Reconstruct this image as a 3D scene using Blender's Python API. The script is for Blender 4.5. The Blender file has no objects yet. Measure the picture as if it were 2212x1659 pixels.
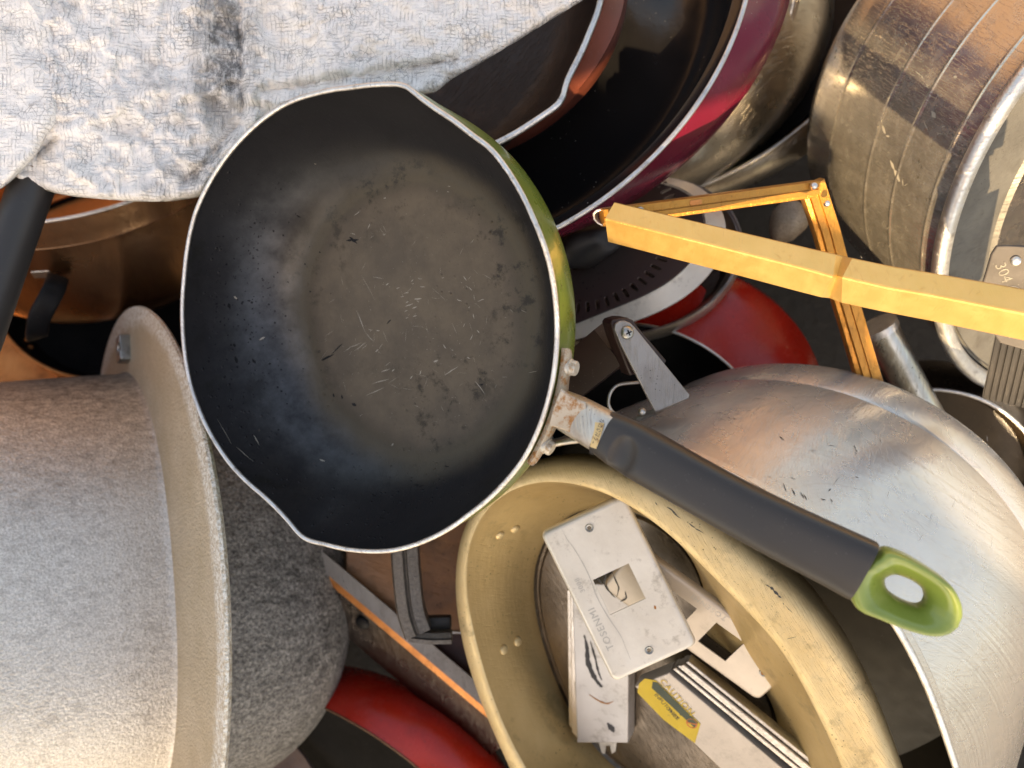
import bpy, bmesh, math, random
import numpy as np
from mathutils import Vector, Matrix, noise
from mathutils.bvhtree import BVHTree
R = math.radians
random.seed(7)
sc = bpy.context.scene
COL = sc.collection
# ---------------------------------------------------------------- camera
HC = 0.658; TH = math.tan(R(30))
cd = bpy.data.cameras.new('camera'); cam = bpy.data.objects.new('camera', cd); COL.objects.link(cam)
cam.location = (0, 0, HC); cd.lens_unit = 'FOV'; cd.sensor_fit = 'HORIZONTAL'; cd.angle = R(60)
cd.clip_start = 0.01; cd.clip_end = 100
cd.dof.use_dof = True; cd.dof.focus_distance = HC - 0.01; cd.dof.aperture_fstop = 5.5
sc.camera = cam
# ---------------------------------------------------------------- world and sun
SUN_AZ = R(-100); SUN_EL = R(46)          # azimuth measured from +X towards +Y
w = bpy.data.worlds.new('World'); sc.world = w; w.use_nodes = True
nt = w.node_tree; bg = nt.nodes['Background']
sky = nt.nodes.new('ShaderNodeTexSky'); sky.sky_type = 'NISHITA'; sky.sun_disc = False
sky.sun_elevation = SUN_EL; sky.sun_rotation = math.pi/2 - SUN_AZ; sky.dust_density = 2.0; sky.ozone_density = 0.8; sky.air_density = 1.0
nt.links.new(sky.outputs[0], bg.inputs[0]); bg.inputs[1].default_value = 0.15
sd = bpy.data.lights.new('sun', 'SUN'); sun = bpy.data.objects.new('sun', sd); COL.objects.link(sun)
sd.energy = 4.4; sd.angle = R(0.5); sd.color = (1.0, 0.84, 0.62)
tosun = Vector((math.cos(SUN_AZ)*math.cos(SUN_EL), math.sin(SUN_AZ)*math.cos(SUN_EL), math.sin(SUN_EL)))
sun.rotation_euler = tosun.to_track_quat('Z', 'Y').to_euler(); sun.location = (1, -1, 2)
sc.view_settings.view_transform = 'Standard'; sc.view_settings.look = 'None'
sc.view_settings.exposure = 1.45; sc.view_settings.gamma = 1.0
sc.view_settings.use_white_balance = True; sc.view_settings.white_balance_temperature = 9400; sc.view_settings.white_balance_tint = 12
sc.cycles.max_bounces = 8; sc.cycles.caustics_reflective = False
# ---------------------------------------------------------------- geometry helpers
def ray(px, py): return Vector(((px-1106)/1106*TH, -(py-829.5)/1106*TH, -1.0))
def P(px, py, z): return Vector((0, 0, HC)) + ray(px, py)*(HC-z)
def PX(n, z): return n/1106*TH*(HC-z)      # length of n pixels at height z
def frame(C, th, ph):
    th, ph = R(th), R(ph)
    n = Vector((math.sin(th)*math.cos(ph), math.sin(th)*math.sin(ph), math.cos(th)))
    ex = Vector((math.cos(th)*math.cos(ph), math.cos(th)*math.sin(ph), -math.sin(th)))
    ey = Vector((-math.sin(ph), math.cos(ph), 0))
    return Matrix(((ex.x, ey.x, n.x, C.x), (ex.y, ey.y, n.y, C.y), (ex.z, ey.z, n.z, C.z), (0, 0, 0, 1)))
def local(M, px, py, off=0.0):
    """photo point -> local x,y on the plane z=off of frame M"""
    n = M.col[2].xyz; C = M.col[3].xyz + n*off
    d = ray(px, py); O = Vector((0, 0, HC)); t = (C-O).dot(n)/d.dot(n)
    q = M.inverted() @ (O + d*t); return q.x, q.y
def ringfit(M, pts, off=0.0, order=3, reg=.02, R0=None):
    A = []; B = []
    for p in pts:
        x, y = local(M, p[0], p[1], off); a = math.atan2(y, x)
        A.append([1]+[f(k*a) for k in range(1, order+1) for f in (math.cos, math.sin)]); B.append(math.hypot(x, y))
    A = np.array(A); B = np.array(B); m = B.mean() if R0 is None else R0
    W = np.diag([1e-6 if R0 is None else reg]+[reg*k*k for k in range(1, order+1) for _ in (0, 1)])
    c = np.linalg.solve(A.T@A+W, A.T@(B-m))
    c[0] += m
    return lambda a: float(c[0]+sum(c[2*k-1]*math.cos(k*a)+c[2*k]*math.sin(k*a) for k in range(1, order+1)))
def ringlin(M, pts, off=0.0):
    L = sorted((math.atan2(y, x), math.hypot(x, y)) for x, y in (local(M, p[0], p[1], off) for p in pts))
    aa = [L[-1][0]-2*math.pi]+[l[0] for l in L]+[L[0][0]+2*math.pi]; rr = [L[-1][1]]+[l[1] for l in L]+[L[0][1]]
    def f(a):
        a = (a+math.pi) % (2*math.pi)-math.pi
        return float(sum(np.interp(a+d, aa, rr)*w_ for d, w_ in ((-.035, .25), (0, .5), (.035, .25))))
    return f
def mesh(name, V, F, mat, parent=None, smooth=True, sharp=40, M=None, subsurf=0):
    me = bpy.data.meshes.new(name); me.from_pydata([tuple(v) for v in V], [], F); me.validate()
    bm = bmesh.new(); bm.from_mesh(me); bmesh.ops.recalc_face_normals(bm, faces=bm.faces); bm.to_mesh(me); bm.free()
    return link(name, me, mat, parent, smooth, sharp, M, subsurf)
def link(name, me, mat, parent=None, smooth=True, sharp=40, M=None, subsurf=0):
    o = bpy.data.objects.new(name, me); COL.objects.link(o)
    if mat: me.materials.clear(); me.materials.append(mat)
    if smooth:
        me.polygons.foreach_set('use_smooth', [True]*len(me.polygons)); me.set_sharp_from_angle(angle=R(sharp))
    if parent: o.parent = parent
    if M is not None: o.matrix_local = M
    if subsurf:
        s = o.modifiers.new('s', 'SUBSURF'); s.levels = s.render_levels = subsurf
    return o
def thing(name, label, cat, M=None, group=None):
    o = bpy.data.objects.new(name, None); COL.objects.link(o); o.empty_display_size = .03
    if M is not None: o.matrix_world = M
    o['label'] = label; o['category'] = cat
    if group: o['group'] = group
    return o
def tag(o, label, cat, group=None):
    o['label'] = label; o['category'] = cat
    if group: o['group'] = group
    return o
def rings(name, rs, mat, parent, seg=160, cap0=False, cap1=False, sharp=40, closed=False):
    """rs: list of (z, R or R(a)); lofted round the local z axis"""
    V = []; F = []
    for z, r in rs:
        for i in range(seg):
            a = 2*math.pi*i/seg-math.pi
            q = r(a) if callable(r) else r; zz = z(a) if callable(z) else z
            V.append((q*math.cos(a), q*math.sin(a), zz))
    n = len(rs)
    for j in range(n-1 if not closed else n):
        for i in range(seg):
            k = (i+1) % seg; j2 = (j+1) % n
            F.append((j*seg+i, j*seg+k, j2*seg+k, j2*seg+i))
    for flag, j in ((cap0, 0), (cap1, n-1)):
        if flag: F.append([j*seg+i for i in range(seg)])
    return mesh(name, V, F, mat, parent, sharp=sharp)
def lathe(name, prof, mat, parent, seg=160, k=None, **kw):
    rs = []
    for r, z in prof:
        rs.append((z, (lambda a, r=r, z=z: r*k(a, z)) if k else r))
    return rings(name, rs, mat, parent, seg, **kw)
def smoothprof(pts, n=6):
    """catmull-rom through profile points"""
    out = []
    p = [pts[0]]+list(pts)+[pts[-1]]
    for i in range(1, len(p)-2):
        for j in range(n):
            t = j/n; a, b, c, d = p[i-1], p[i], p[i+1], p[i+2]
            out.append(tuple(.5*((2*b[m])+(-a[m]+c[m])*t+(2*a[m]-5*b[m]+4*c[m]-d[m])*t*t+(-a[m]+3*b[m]-3*c[m]+d[m])*t**3) for m in range(len(b))))
    out.append(tuple(pts[-1])); return out
def bead(name, rf, z, rad, mat, parent, seg=200, sz=1.0, m=10):
    """rounded rim running along R(a)"""
    rs = []
    for i in range(m):
        t = 2*math.pi*i/m
        rs.append((z+rad*sz*math.sin(t), (lambda a, t=t: (rf(a) if callable(rf) else rf)+rad*math.cos(t))))
    return rings(name, rs, mat, parent, seg, closed=True, sharp=60)
def tube(name, pts, rad, mat, parent=None, m=12, n=6, caps=True, smooth=True, rads=None, sec=None):
    P_ = smoothprof([tuple(p) for p in pts], n) if n > 1 else [tuple(p) for p in pts]
    P_ = [Vector(p) for p in P_]; V = []; F = []
    up = Vector((0, 0, 1)); N = len(P_)
    for i, p in enumerate(P_):
        d = (P_[min(i+1, N-1)]-P_[max(i-1, 0)]).normalized()
        if abs(d.dot(up)) > .98: up = Vector((0, 1, 0))
        s = d.cross(up).normalized(); u = s.cross(d)
        r = rad if rads is None else float(np.interp(i/(N-1), np.linspace(0, 1, len(rads)), rads))
        for j in range(m):
            a = 2*math.pi*j/m
            cx, cy = (math.cos(a), math.sin(a)) if sec is None else sec(a)
            V.append(p+s*cx*r+u*cy*r)
    for i in range(N-1):
        for j in range(m):
            k = (j+1) % m; F.append((i*m+j, i*m+k, (i+1)*m+k, (i+1)*m+j))
    if caps: F.append(list(range(m))); F.append([(N-1)*m+j for j in range(m)])
    return mesh(name, V, F, mat, parent)
def sweep(name, pts, ups, sec, mat, parent=None, caps=True, sharp=35):
    """section polygon swept along pts; ups: up vector per point; sec: list of (side, up) or per-point list"""
    V = []; F = []; N = len(pts)
    for i, p in enumerate(pts):
        p = Vector(p); d = (Vector(pts[min(i+1, N-1)])-Vector(pts[max(i-1, 0)])).normalized()
        u = Vector(ups[i] if isinstance(ups, list) else ups); s = d.cross(u).normalized(); u = s.cross(d)
        S = sec[i] if isinstance(sec[0], list) else sec; m = len(S)
        for a, b in S: V.append(p+s*a+u*b)
    for i in range(N-1):
        for j in range(m):
            k = (j+1) % m; F.append((i*m+j, i*m+k, (i+1)*m+k, (i+1)*m+j))
    if caps: F.append(list(range(m))); F.append([(N-1)*m+j for j in range(m)])
    return mesh(name, V, F, mat, parent, sharp=sharp)
def plate(name, loops, thick, bev, mat, parent=None, M=None, res=2):
    """flat piece from outline loops (first outer, others holes) in local xy, centred on z=0"""
    cu = bpy.data.curves.new(name, 'CURVE'); cu.dimensions = '2D'; cu.fill_mode = 'BOTH'
    for L in loops:
        s = cu.splines.new('POLY'); s.points.add(len(L)-1)
        for i, (x, y) in enumerate(L): s.points[i].co = (x, y, 0, 1)
        s.use_cyclic_u = True
    cu.extrude = max(thick/2-bev, 0); cu.bevel_depth = bev; cu.bevel_resolution = res; cu.offset = -bev
    ob = bpy.data.objects.new('tmp', cu); COL.objects.link(ob)
    bpy.context.view_layer.update()
    me = bpy.data.meshes.new_from_object(ob.evaluated_get(bpy.context.evaluated_depsgraph_get()))
    bpy.data.objects.remove(ob); bpy.data.curves.remove(cu)
    return link(name, me, mat, parent, True, 35, M)
def text(name, body, size, mat, parent, M, font=None, depth=.0002, shear=0, wide=1.0):
    cu = bpy.data.curves.new(name, 'FONT'); cu.body = body; cu.size = size; cu.extrude = depth
    cu.align_x = 'CENTER'; cu.align_y = 'CENTER'; cu.shear = shear; cu.space_character = wide; cu.resolution_u = 3
    ob = bpy.data.objects.new('tmp', cu); COL.objects.link(ob)
    bpy.context.view_layer.update()
    me = bpy.data.meshes.new_from_object(ob.evaluated_get(bpy.context.evaluated_depsgraph_get()))
    bpy.data.objects.remove(ob); bpy.data.curves.remove(cu)
    return link(name, me, mat, parent, False, 35, M)
def rrect(w_, h_, r, n=5, cx=0, cy=0):
    L = []
    for sx, sy, a0 in ((1, 1, 0), (-1, 1, 90), (-1, -1, 180), (1, -1, 270)):
        for i in range(n+1):
            a = R(a0+90*i/n); L.append((cx+sx*(w_/2-r)+r*math.cos(a), cy+sy*(h_/2-r)+r*math.sin(a)))
    return L
def circ(r, n=20, cx=0, cy=0): return [(cx+r*math.cos(2*math.pi*i/n), cy+r*math.sin(2*math.pi*i/n)) for i in range(n)]
def hit(o, px, py):
    """where the sight ray of a photo point meets object o: world point and normal (towards camera)"""
    bpy.context.view_layer.update()
    me = o.data; Mw = o.matrix_world
    bv = BVHTree.FromPolygons([Mw@v.co for v in me.vertices], [tuple(p.vertices) for p in me.polygons])
    d = ray(px, py).normalized(); h = bv.ray_cast(Vector((0, 0, HC)), d)
    if h[0] is None: return P(px, py, Mw.translation.z), Vector((0, 0, 1))
    n = h[1]
    return h[0], (n if n.dot(d) < 0 else -n)
def atlas(p, n, xdir=(1, 0, 0)):
    n = Vector(n).normalized(); x = Vector(xdir); x = (x-n*x.dot(n)).normalized(); y = n.cross(x)
    return Matrix(((x.x, y.x, n.x, p[0]), (x.y, y.y, n.y, p[1]), (x.z, y.z, n.z, p[2]), (0, 0, 0, 1)))
def inparent(par, Mw): 
    bpy.context.view_layer.update(); return par.matrix_world.inverted() @ Mw
def box(name, M, sx, sy, sz, mat, parent=None, bev=.001):
    bm = bmesh.new(); bmesh.ops.create_cube(bm, size=1); bmesh.ops.scale(bm, vec=(sx, sy, sz), verts=bm.verts)
    if bev: bmesh.ops.bevel(bm, geom=bm.edges[:]+bm.verts[:], offset=bev, segments=2, affect='EDGES', profile=.5)
    me = bpy.data.meshes.new(name); bm.to_mesh(me); bm.free()
    return link(name, me, mat, parent, True, 35, M)
def stub(name, M, r, h, mat, parent, m=22):
    pr = [(r*1.15, -h*.3), (r*1.15, h*.2), (r*1.0, h*.3), (r*.98, h*.85), (r*.85, h), (r*.4, h*.97), (r*.02, h*.97)]
    o = lathe(name, pr, mat, parent, m, cap1=True, sharp=40); o.matrix_local = M; return o
def rivet(name, M, r, h, mat, parent, m=20):
    pr = [(r*1.0, -h*.4), (r*1.0, h*.25), (r*.93, h*.5), (r*.75, h*.8), (r*.45, h*.97), (r*.02, h)]
    o = lathe(name, pr, mat, parent, m, cap1=True, sharp=50); o.matrix_local = M; return o
# ---------------------------------------------------------------- material helpers
class G:
    def __init__(s, name):
        s.m = bpy.data.materials.new(name); s.m.use_nodes = True; s.t = s.m.node_tree; s.b = s.t.nodes['Principled BSDF']
        s.tc = s.t.nodes.new('ShaderNodeTexCoord').outputs['Object']
    def n(s, typ, **kw):
        x = s.t.nodes.new(typ)
        for k, v in kw.items(): setattr(x, k, v)
        return x
    def l(s, a, b): s.t.links.new(a, b)
    def put(s, sock, v):
        if hasattr(v, 'is_output') or isinstance(v, bpy.types.NodeSocket): s.l(v, sock)
        else:
            if isinstance(v, (tuple, list)) and len(v) == 3 and sock.type == 'RGBA': v = (*v, 1)
            sock.default_value = v
    def map(s, scale=(1, 1, 1), rot=(0, 0, 0), loc=(0, 0, 0), co=None):
        x = s.n('ShaderNodeMapping'); s.l(co or s.tc, x.inputs[0]); x.inputs['Scale'].default_value = scale
        x.inputs['Rotation'].default_value = rot; x.inputs['Location'].default_value = loc; return x.outputs[0]
    def noise(s, scale, detail=4, rough=.55, co=None, dist=0, col=False):
        x = s.n('ShaderNodeTexNoise'); s.l(co or s.tc, x.inputs['Vector']); x.inputs['Scale'].default_value = scale
        x.inputs['Detail'].default_value = detail; x.inputs['Roughness'].default_value = rough; x.inputs['Distortion'].default_value = dist
        return x.outputs[1 if col else 0]
    def vor(s, scale, co=None, feat='F1', rand=1, out=0):
        x = s.n('ShaderNodeTexVoronoi', feature=feat); s.l(co or s.tc, x.inputs['Vector']); x.inputs['Scale'].default_value = scale
        x.inputs['Randomness'].default_value = rand; return x.outputs[out]
    def ramp(s, f, *st):
        x = s.n('ShaderNodeValToRGB'); s.l(f, x.inputs[0]); e = x.color_ramp.elements
        while len(e) < len(st): e.new(.5)
        for i, (p, c) in enumerate(st):
            e[i].position = p; e[i].color = (c, c, c, 1) if not isinstance(c, (tuple, list)) else (*c, 1)
        return x.outputs[0]
    def mix(s, f, a, b, mode='MIX'):
        x = s.n('ShaderNodeMix', data_type='RGBA', blend_type=mode); s.put(x.inputs[0], f); s.put(x.inputs[6], a); s.put(x.inputs[7], b); return x.outputs[2]
    def math(s, op, a, b=0, c=0):
        x = s.n('ShaderNodeMath', operation=op); s.put(x.inputs[0], a); s.put(x.inputs[1], b); s.put(x.inputs[2], c); return x.outputs[0]
    def sep(s, co=None):
        x = s.n('ShaderNodeSeparateXYZ'); s.l(co or s.tc, x.inputs[0]); return x.outputs
    def rad(s):
        o = s.sep(); return s.math('SQRT', s.math('ADD', s.math('MULTIPLY', o[0], o[0]), s.math('MULTIPLY', o[1], o[1])))
    def bump(s, h, dist=.001, strength=1.0, prev=None):
        x = s.n('ShaderNodeBump'); s.l(h, x.inputs['Height']); x.inputs['Distance'].default_value = dist; x.inputs['Strength'].default_value = strength
        if prev is not None: s.l(prev, x.inputs['Normal'])
        s.l(x.outputs[0], s.b.inputs['Normal']); s.nrm = x.outputs[0]; return x.outputs[0]
    def set(s, **kw):
        nm = dict(col='Base Color', rough='Roughness', metal='Metallic', coat='Coat Weight', coatr='Coat Roughness', spec='Specular IOR Level', aniso='Anisotropic', sheen='Sheen Weight', trans='Transmission Weight', sub='Subsurface Weight')
        for k, v in kw.items(): s.put(s.b.inputs[nm[k]], v)
        return s.m

def metal(name, c1, c2, r1=.25, r2=.45, ns=30, dirt=(.05, .04, .03), dirtamt=.5, brushed=None, bumpd=.0003, met=1.0, spots=True, circ_=False, dustcol=None, dust=0.0, scr=True):
    """worn bare metal: colour drift, grime spots, dust specks, fine scratches"""
    g = G(name)
    a = g.noise(ns, 5, .6); c = g.mix(g.ramp(a, (.35, 0), (.65, 1)), c1, c2)
    d = g.ramp(g.noise(ns*1.7, 8, .68), (.56, 0), (.72, 1)); c = g.mix(g.math('MULTIPLY', d, dirtamt), c, dirt)
    rgh = g.math('MULTIPLY_ADD', g.noise(ns*2, 4), r2-r1, r1)
    met_ = met
    if spots:
        sp = g.ramp(g.vor(ns*13), (.10, 1), (.17, 0)); sm = g.ramp(g.noise(ns*1.1, 2), (.5, 0), (.62, 1)); sp = g.math('MULTIPLY', sp, sm)
        c = g.mix(g.math('MULTIPLY', sp, .8), c, tuple(x*.5 for x in dirt)); rgh = g.math('ADD', rgh, g.math('MULTIPLY', sp, .3))
    if dust:
        du = g.math('MULTIPLY', g.ramp(g.noise(ns*9, 6, .7), (.42, 0), (.7, 1)), dust)
        c = g.mix(du, c, dustcol or (.5, .45, .38)); rgh = g.math('ADD', rgh, g.math('MULTIPLY', du, .4)); met_ = g.math('SUBTRACT', met, g.math('MULTIPLY', du, .9))
    h = g.noise(ns*8, 4, .6)
    if scr:
        for i, (rot, dens) in enumerate(((.5, 1), (-.9, 1.3), (1.9, .8))):
            s1 = g.noise(60*dens, 3, .5, co=g.map((18, .9, 1), (0.3*i, 0.2, rot), (i*3, 0, 0)))
            h = g.math('ADD', h, g.math('MULTIPLY', g.ramp(s1, (.60, 0), (.64, 1)), -.35))
    if brushed is not None:
        br = g.noise(40, 4, .7, co=g.map(brushed)); h = g.math('ADD', g.math('MULTIPLY', h, .5), br); rgh = g.math('ADD', rgh, g.math('MULTIPLY', g.math('SUBTRACT', br, .5), .25))
    if circ_:
        rr = g.rad(); cb = g.n('ShaderNodeTexNoise', noise_dimensions='1D'); g.l(rr, cb.inputs['W']); cb.inputs['Scale'].default_value = 900; cb.inputs['Detail'].default_value = 3
        h = g.math('ADD', g.math('MULTIPLY', h, .6), g.math('MULTIPLY', cb.outputs[0], .8))
    g.bump(h, bumpd)
    return g.set(col=c, rough=rgh, metal=met_)

def enamel(name, c1, c2, rough=.22, wear=(.03, .03, .03), wearamt=.6, ns=25, chips=True, coat=.3, bumpd=.0002, spec=.5):
    g = G(name); c = g.mix(g.ramp(g.noise(ns, 4), (.35, 0), (.65, 1)), c1, c2)
    if chips:
        ch = g.math('MULTIPLY', g.ramp(g.noise(ns*6, 6, .7, co=g.map((1, 1, 1), (.3, .5, .8))), (.62, 0), (.68, 1)), wearamt); c = g.mix(ch, c, wear)
    sp = g.math('MULTIPLY', g.ramp(g.vor(ns*16), (.06, 1), (.10, 0)), g.ramp(g.noise(ns*2, 2), (.52, 0), (.6, 1)))
    c = g.mix(g.math('MULTIPLY', sp, .6), c, (.45, .42, .38))
    rg = g.math('MULTIPLY_ADD', g.noise(ns*3, 4), .25, rough-.08)
    g.bump(g.noise(ns*7, 5, .6), bumpd)
    return g.set(col=c, rough=rg, coat=coat, coatr=.15, spec=spec)

MT = {}
ALU = (.72, .70, .67)
MT['rim'] = metal('bare_rim_metal', (.80, .78, .75), (.66, .63, .6), .3, .5, 60, dirt=(.12, .07, .04), dirtamt=.55)
MT['alu'] = metal('dull_aluminium', (.60, .58, .56), (.50, .48, .46), .34, .5, 22, dirtamt=.25, bumpd=.0002)
MT['silver'] = _m = metal('brushed_pan_aluminium', (.68, .64, .60), (.61, .575, .54), .22, .32, 12, met=.75, dirtamt=.15, circ_=True, bumpd=.0003, spots=False)
_t = _m.node_tree.nodes.new('ShaderNodeTangent'); _t.direction_type = 'RADIAL'; _t.axis = 'Z'
_m.node_tree.links.new(_t.outputs[0], _m.node_tree.nodes['Principled BSDF'].inputs['Tangent']); _m.node_tree.nodes['Principled BSDF'].inputs['Anisotropic'].default_value = .85; _m.node_tree.nodes['Principled BSDF'].inputs['Anisotropic Rotation'].default_value = .25
MT['brass'] = metal('gold_anodised_brass', (.76, .56, .28), (.66, .47, .22), .30, .44, 14, met=.72, dirt=(.10, .065, .03), dirtamt=.45, bumpd=.0003, brushed=(1, 1, 6))
MT['brassout'] = metal('gold_outer_lip', (.80, .61, .33), (.72, .53, .27), .34, .5, 18, met=.5, dirt=(.08, .055, .03), dirtamt=.6, bumpd=.0003, dust=.25, dustcol=(.62, .47, .28))
MT['gold'] = metal('gold_anodised_aluminium', (.62, .40, .145), (.57, .35, .12), .26, .36, 9, dirt=(.50, .28, .09), dirtamt=.25, bumpd=.0001, met=.65, dust=.12, dustcol=(.62, .47, .27), spots=False)
MT['golddark'] = metal('gold_rail_weathered', (.66, .30, .06), (.50, .22, .05), .24, .42, 30, dirt=(.18, .08, .03), dirtamt=.6, met=.6)
MT['steel'] = metal('stained_stainless', (.64, .60, .53), (.52, .48, .42), .10, .22, 9, dirt=(.38, .33, .26), dirtamt=.2, dust=.14, dustcol=(.46, .42, .35), bumpd=.0002, met=.8)
MT['steel2'] = metal('old_pot_steel', (.60, .57, .51), (.46, .43, .38), .2, .4, 14, dirtamt=.4)
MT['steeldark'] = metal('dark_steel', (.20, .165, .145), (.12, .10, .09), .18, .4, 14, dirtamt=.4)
MT['copperish'] = metal('orange_glow_steel', (.42, .22, .11), (.22, .12, .075), .2, .38, 8, dirt=(.05, .03, .02), dirtamt=.5)  # steel with the reflected orange glow painted into its base colour
MT['panblack'] = metal('burnt_pan_interior', (.030, .020, .017), (.018, .013, .012), .35, .55, 16, dirt=(.10, .06, .045), dirtamt=.5, met=.2)
MT['copper'] = metal('copper_and_orange_glow', (.72, .30, .10), (.55, .21, .07), .3, .5, 16, dirt=(.12, .05, .02), dirtamt=.5, met=.7)  # copper parts, and the orange glow inside the left pot
MT['copperred'] = enamel('copper_red_enamel', (.17, .045, .028), (.13, .034, .02), .35, coat=.1, wearamt=.3)
MT['maroon'] = enamel('maroon_enamel', (.15, .006, .026), (.12, .005, .021), .2, wearamt=.12, coat=.1, ns=14)
MT['red'] = enamel('red_enamel', (.62, .025, .012), (.50, .018, .009), .22, wear=(.09, .01, .01), wearamt=.4, coat=.15)
MT['green'] = enamel('green_enamel', (.13, .19, .035), (.17, .20, .03), .25, wear=(.06, .05, .02), wearamt=.7, coat=.4, ns=20)
MT['brownmet0'] = metal('tarnished_thin_rim', (.30, .16, .09), (.2, .1, .06), .4, .6, 40, met=.5)
MT['black'] = enamel('black_coating', (.013, .013, .014), (.022, .021, .021), .3, wear=(.05, .045, .04), wearamt=.25, coat=0, spec=.08)
MT['blackmatt2'] = enamel('dead_black_coating', (.006, .006, .006), (.009, .009, .009), .55, wearamt=.1, coat=0, spec=.04)
MT['blackgloss'] = enamel('glossy_black_coating', (.010, .010, .011), (.014, .013, .013), .14, wear=(.05, .045, .04), wearamt=.15, coat=.0, ns=10)
MT['blackmatt'] = enamel('black_plastic', (.018, .017, .017), (.028, .026, .025), .45, wearamt=.1, coat=0, chips=False)
MT['bakelite'] = enamel('brown_bakelite', (.036, .016, .014), (.028, .013, .012), .4, wearamt=.1, coat=.1)
MT['greenpl'] = enamel('olive_green_plastic', (.25, .32, .062), (.22, .285, .055), .26, chips=False, coat=.5)
MT['darkolive'] = enamel('dark_olive_nonstick', (.030, .026, .017), (.04, .034, .022), .5, wearamt=.1, coat=0)
MT['ink'] = enamel('ink_mark', (.03, .028, .028), (.05, .045, .045), .6, coat=0, chips=False)
MT['engrave'] = enamel('stamped_letter', (.53, .49, .43), (.48, .44, .38), .6, coat=0, chips=False)
MT['yellow'] = enamel('yellow_label', (.72, .47, .03), (.62, .40, .03), .5, wear=(.25, .15, .03), wearamt=.5, coat=0)
MT['labelgreen'] = enamel('dark_green_band', (.045, .06, .035), (.06, .075, .04), .5, coat=0)
MT['orangeprint'] = enamel('orange_print', (.65, .17, .03), (.55, .13, .03), .5, coat=0)
MT['rustdab'] = enamel('rust_dab', (.50, .20, .04), (.42, .15, .03), .8, coat=0)
MT['nick'] = enamel('grey_nick', (.13, .12, .11), (.09, .08, .075), .6, coat=0, chips=False)
MT['scuff'] = enamel('dark_scuff', (.09, .08, .075), (.05, .045, .042), .6, coat=0, chips=False)
MT['goldscr'] = enamel('dull_gold_scratch', (.55, .36, .14), (.42, .27, .10), .5, coat=0, chips=False)
MT['driedspot'] = enamel('dried_mud_spot', (.50, .46, .38), (.38, .34, .27), .7, coat=0, chips=False)
MT['scratch'] = metal('bare_scratch', (.42, .38, .32), (.3, .27, .22), .45, .6, 80, met=.3, spots=False, scr=False)
def m_grip():
    g = G('soft_black_grip'); c = g.mix(g.noise(15, 3), (.030, .027, .026), (.040, .036, .034))
    c = g.mix(g.math('MULTIPLY', g.ramp(g.noise(60, 6, .7), (.62, 0), (.75, 1)), .35), c, (.16, .13, .1))
    g.bump(g.noise(1400, 2), .00008); return g.set(col=c, rough=g.math('MULTIPLY_ADD', g.noise(30, 4), .15, .34), spec=.45)
MT['grip'] = m_grip()
def m_nonstick():
    g = G('worn_nonstick'); r = g.rad(); n1 = g.noise(9, 5, .6)
    rr = g.math('ADD', r, g.math('MULTIPLY_ADD', n1, .03, -.015))
    floor = g.ramp(rr, (.094, 1), (.128, 0)); patch_ = g.ramp(g.noise(26, 7, .7, g.map(loc=(9, 2, 0))), (.38, .72), (.60, 1)); floor = g.math('MULTIPLY', floor, patch_)
    ring = g.math('MULTIPLY', g.ramp(rr, (.100, 0), (.112, 1)), g.ramp(rr, (.114, 1), (.135, 0)))
    c = g.mix(g.noise(22, 4), (.011, .011, .013), (.018, .018, .020))
    dusty = g.mix(g.noise(70, 6, .7), (.128, .100, .070), (.160, .126, .090))
    c = g.mix(g.math('MULTIPLY', floor, .95), c, dusty); c = g.mix(g.math('MULTIPLY', ring, .6), c, (.095, .076, .046))
    # speckle, soot blotches
    sp = g.math('MULTIPLY', g.ramp(g.vor(260), (.05, 1), (.12, 0)), g.ramp(g.noise(30, 3), (.5, 0), (.6, 1)))
    c = g.mix(g.math('MULTIPLY', sp, .7), c, (.008, .008, .008))
    sp2 = g.math('MULTIPLY', g.ramp(g.vor(420), (.03, 1), (.07, 0)), g.ramp(g.noise(17, 3, .5, g.map(loc=(3, 1, 2))), (.48, 0), (.6, 1)))
    c = g.mix(g.math('MULTIPLY', sp2, .5), c, (.35, .30, .24))
    bl = g.math('MULTIPLY', g.ramp(g.noise(48, 7, .75, g.map(loc=(1, 5, 2))), (.53, 0), (.62, 1)), g.ramp(g.noise(8, 2, .5, g.map(loc=(5, 1, 2))), (.42, 0), (.54, 1)))
    c = g.mix(g.math('MULTIPLY', bl, .7), c, (.008, .008, .007))
    pit = g.math('MULTIPLY', g.ramp(g.vor(150, g.map(loc=(.3, .1, 0))), (.06, 1), (.2, 0)), g.ramp(g.noise(11, 2, .5, g.map(loc=(2, 7, 1))), (.5, 0), (.6, 1)))
    h = g.math('ADD', g.math('MULTIPLY', g.noise(300, 3), .12), g.math('MULTIPLY', pit, .8))
    h = g.math('ADD', h, g.math('MULTIPLY', g.noise(25, 3), .5))
    for i, rot in enumerate((.4, -.7, 1.4, 2.3)):
        s1 = g.noise(70, 3, .5, co=g.map((20, 1.2, 1), (0, 0, rot), (i*3, 0, 0))); h = g.math('ADD', h, g.math('MULTIPLY', g.ramp(s1, (.66, 0), (.70, 1)), -.08))
    g.bump(h, .0008)
    rg = g.math('MULTIPLY_ADD', g.noise(14, 5, .65), .18, .30); rg = g.math('ADD', rg, g.math('MULTIPLY', floor, .22))
    return g.set(col=c, rough=rg, spec=.22, coat=g.math('MULTIPLY', g.math('MULTIPLY', g.ramp(rr, (.108, 0), (.124, 1)), g.ramp(rr, (.150, 1), (.168, .15))), g.math('MULTIPLY', g.ramp(g.noise(30, 7, .72), (.36, .2), (.62, .8)), g.ramp(g.sep()[0], (.03, .04), (.14, .75)))), coatr=.33)
MT['nonstick'] = m_nonstick(); MT['nonstick'].node_tree.nodes['Principled BSDF'].inputs['Coat IOR'].default_value = 2.1
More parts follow.
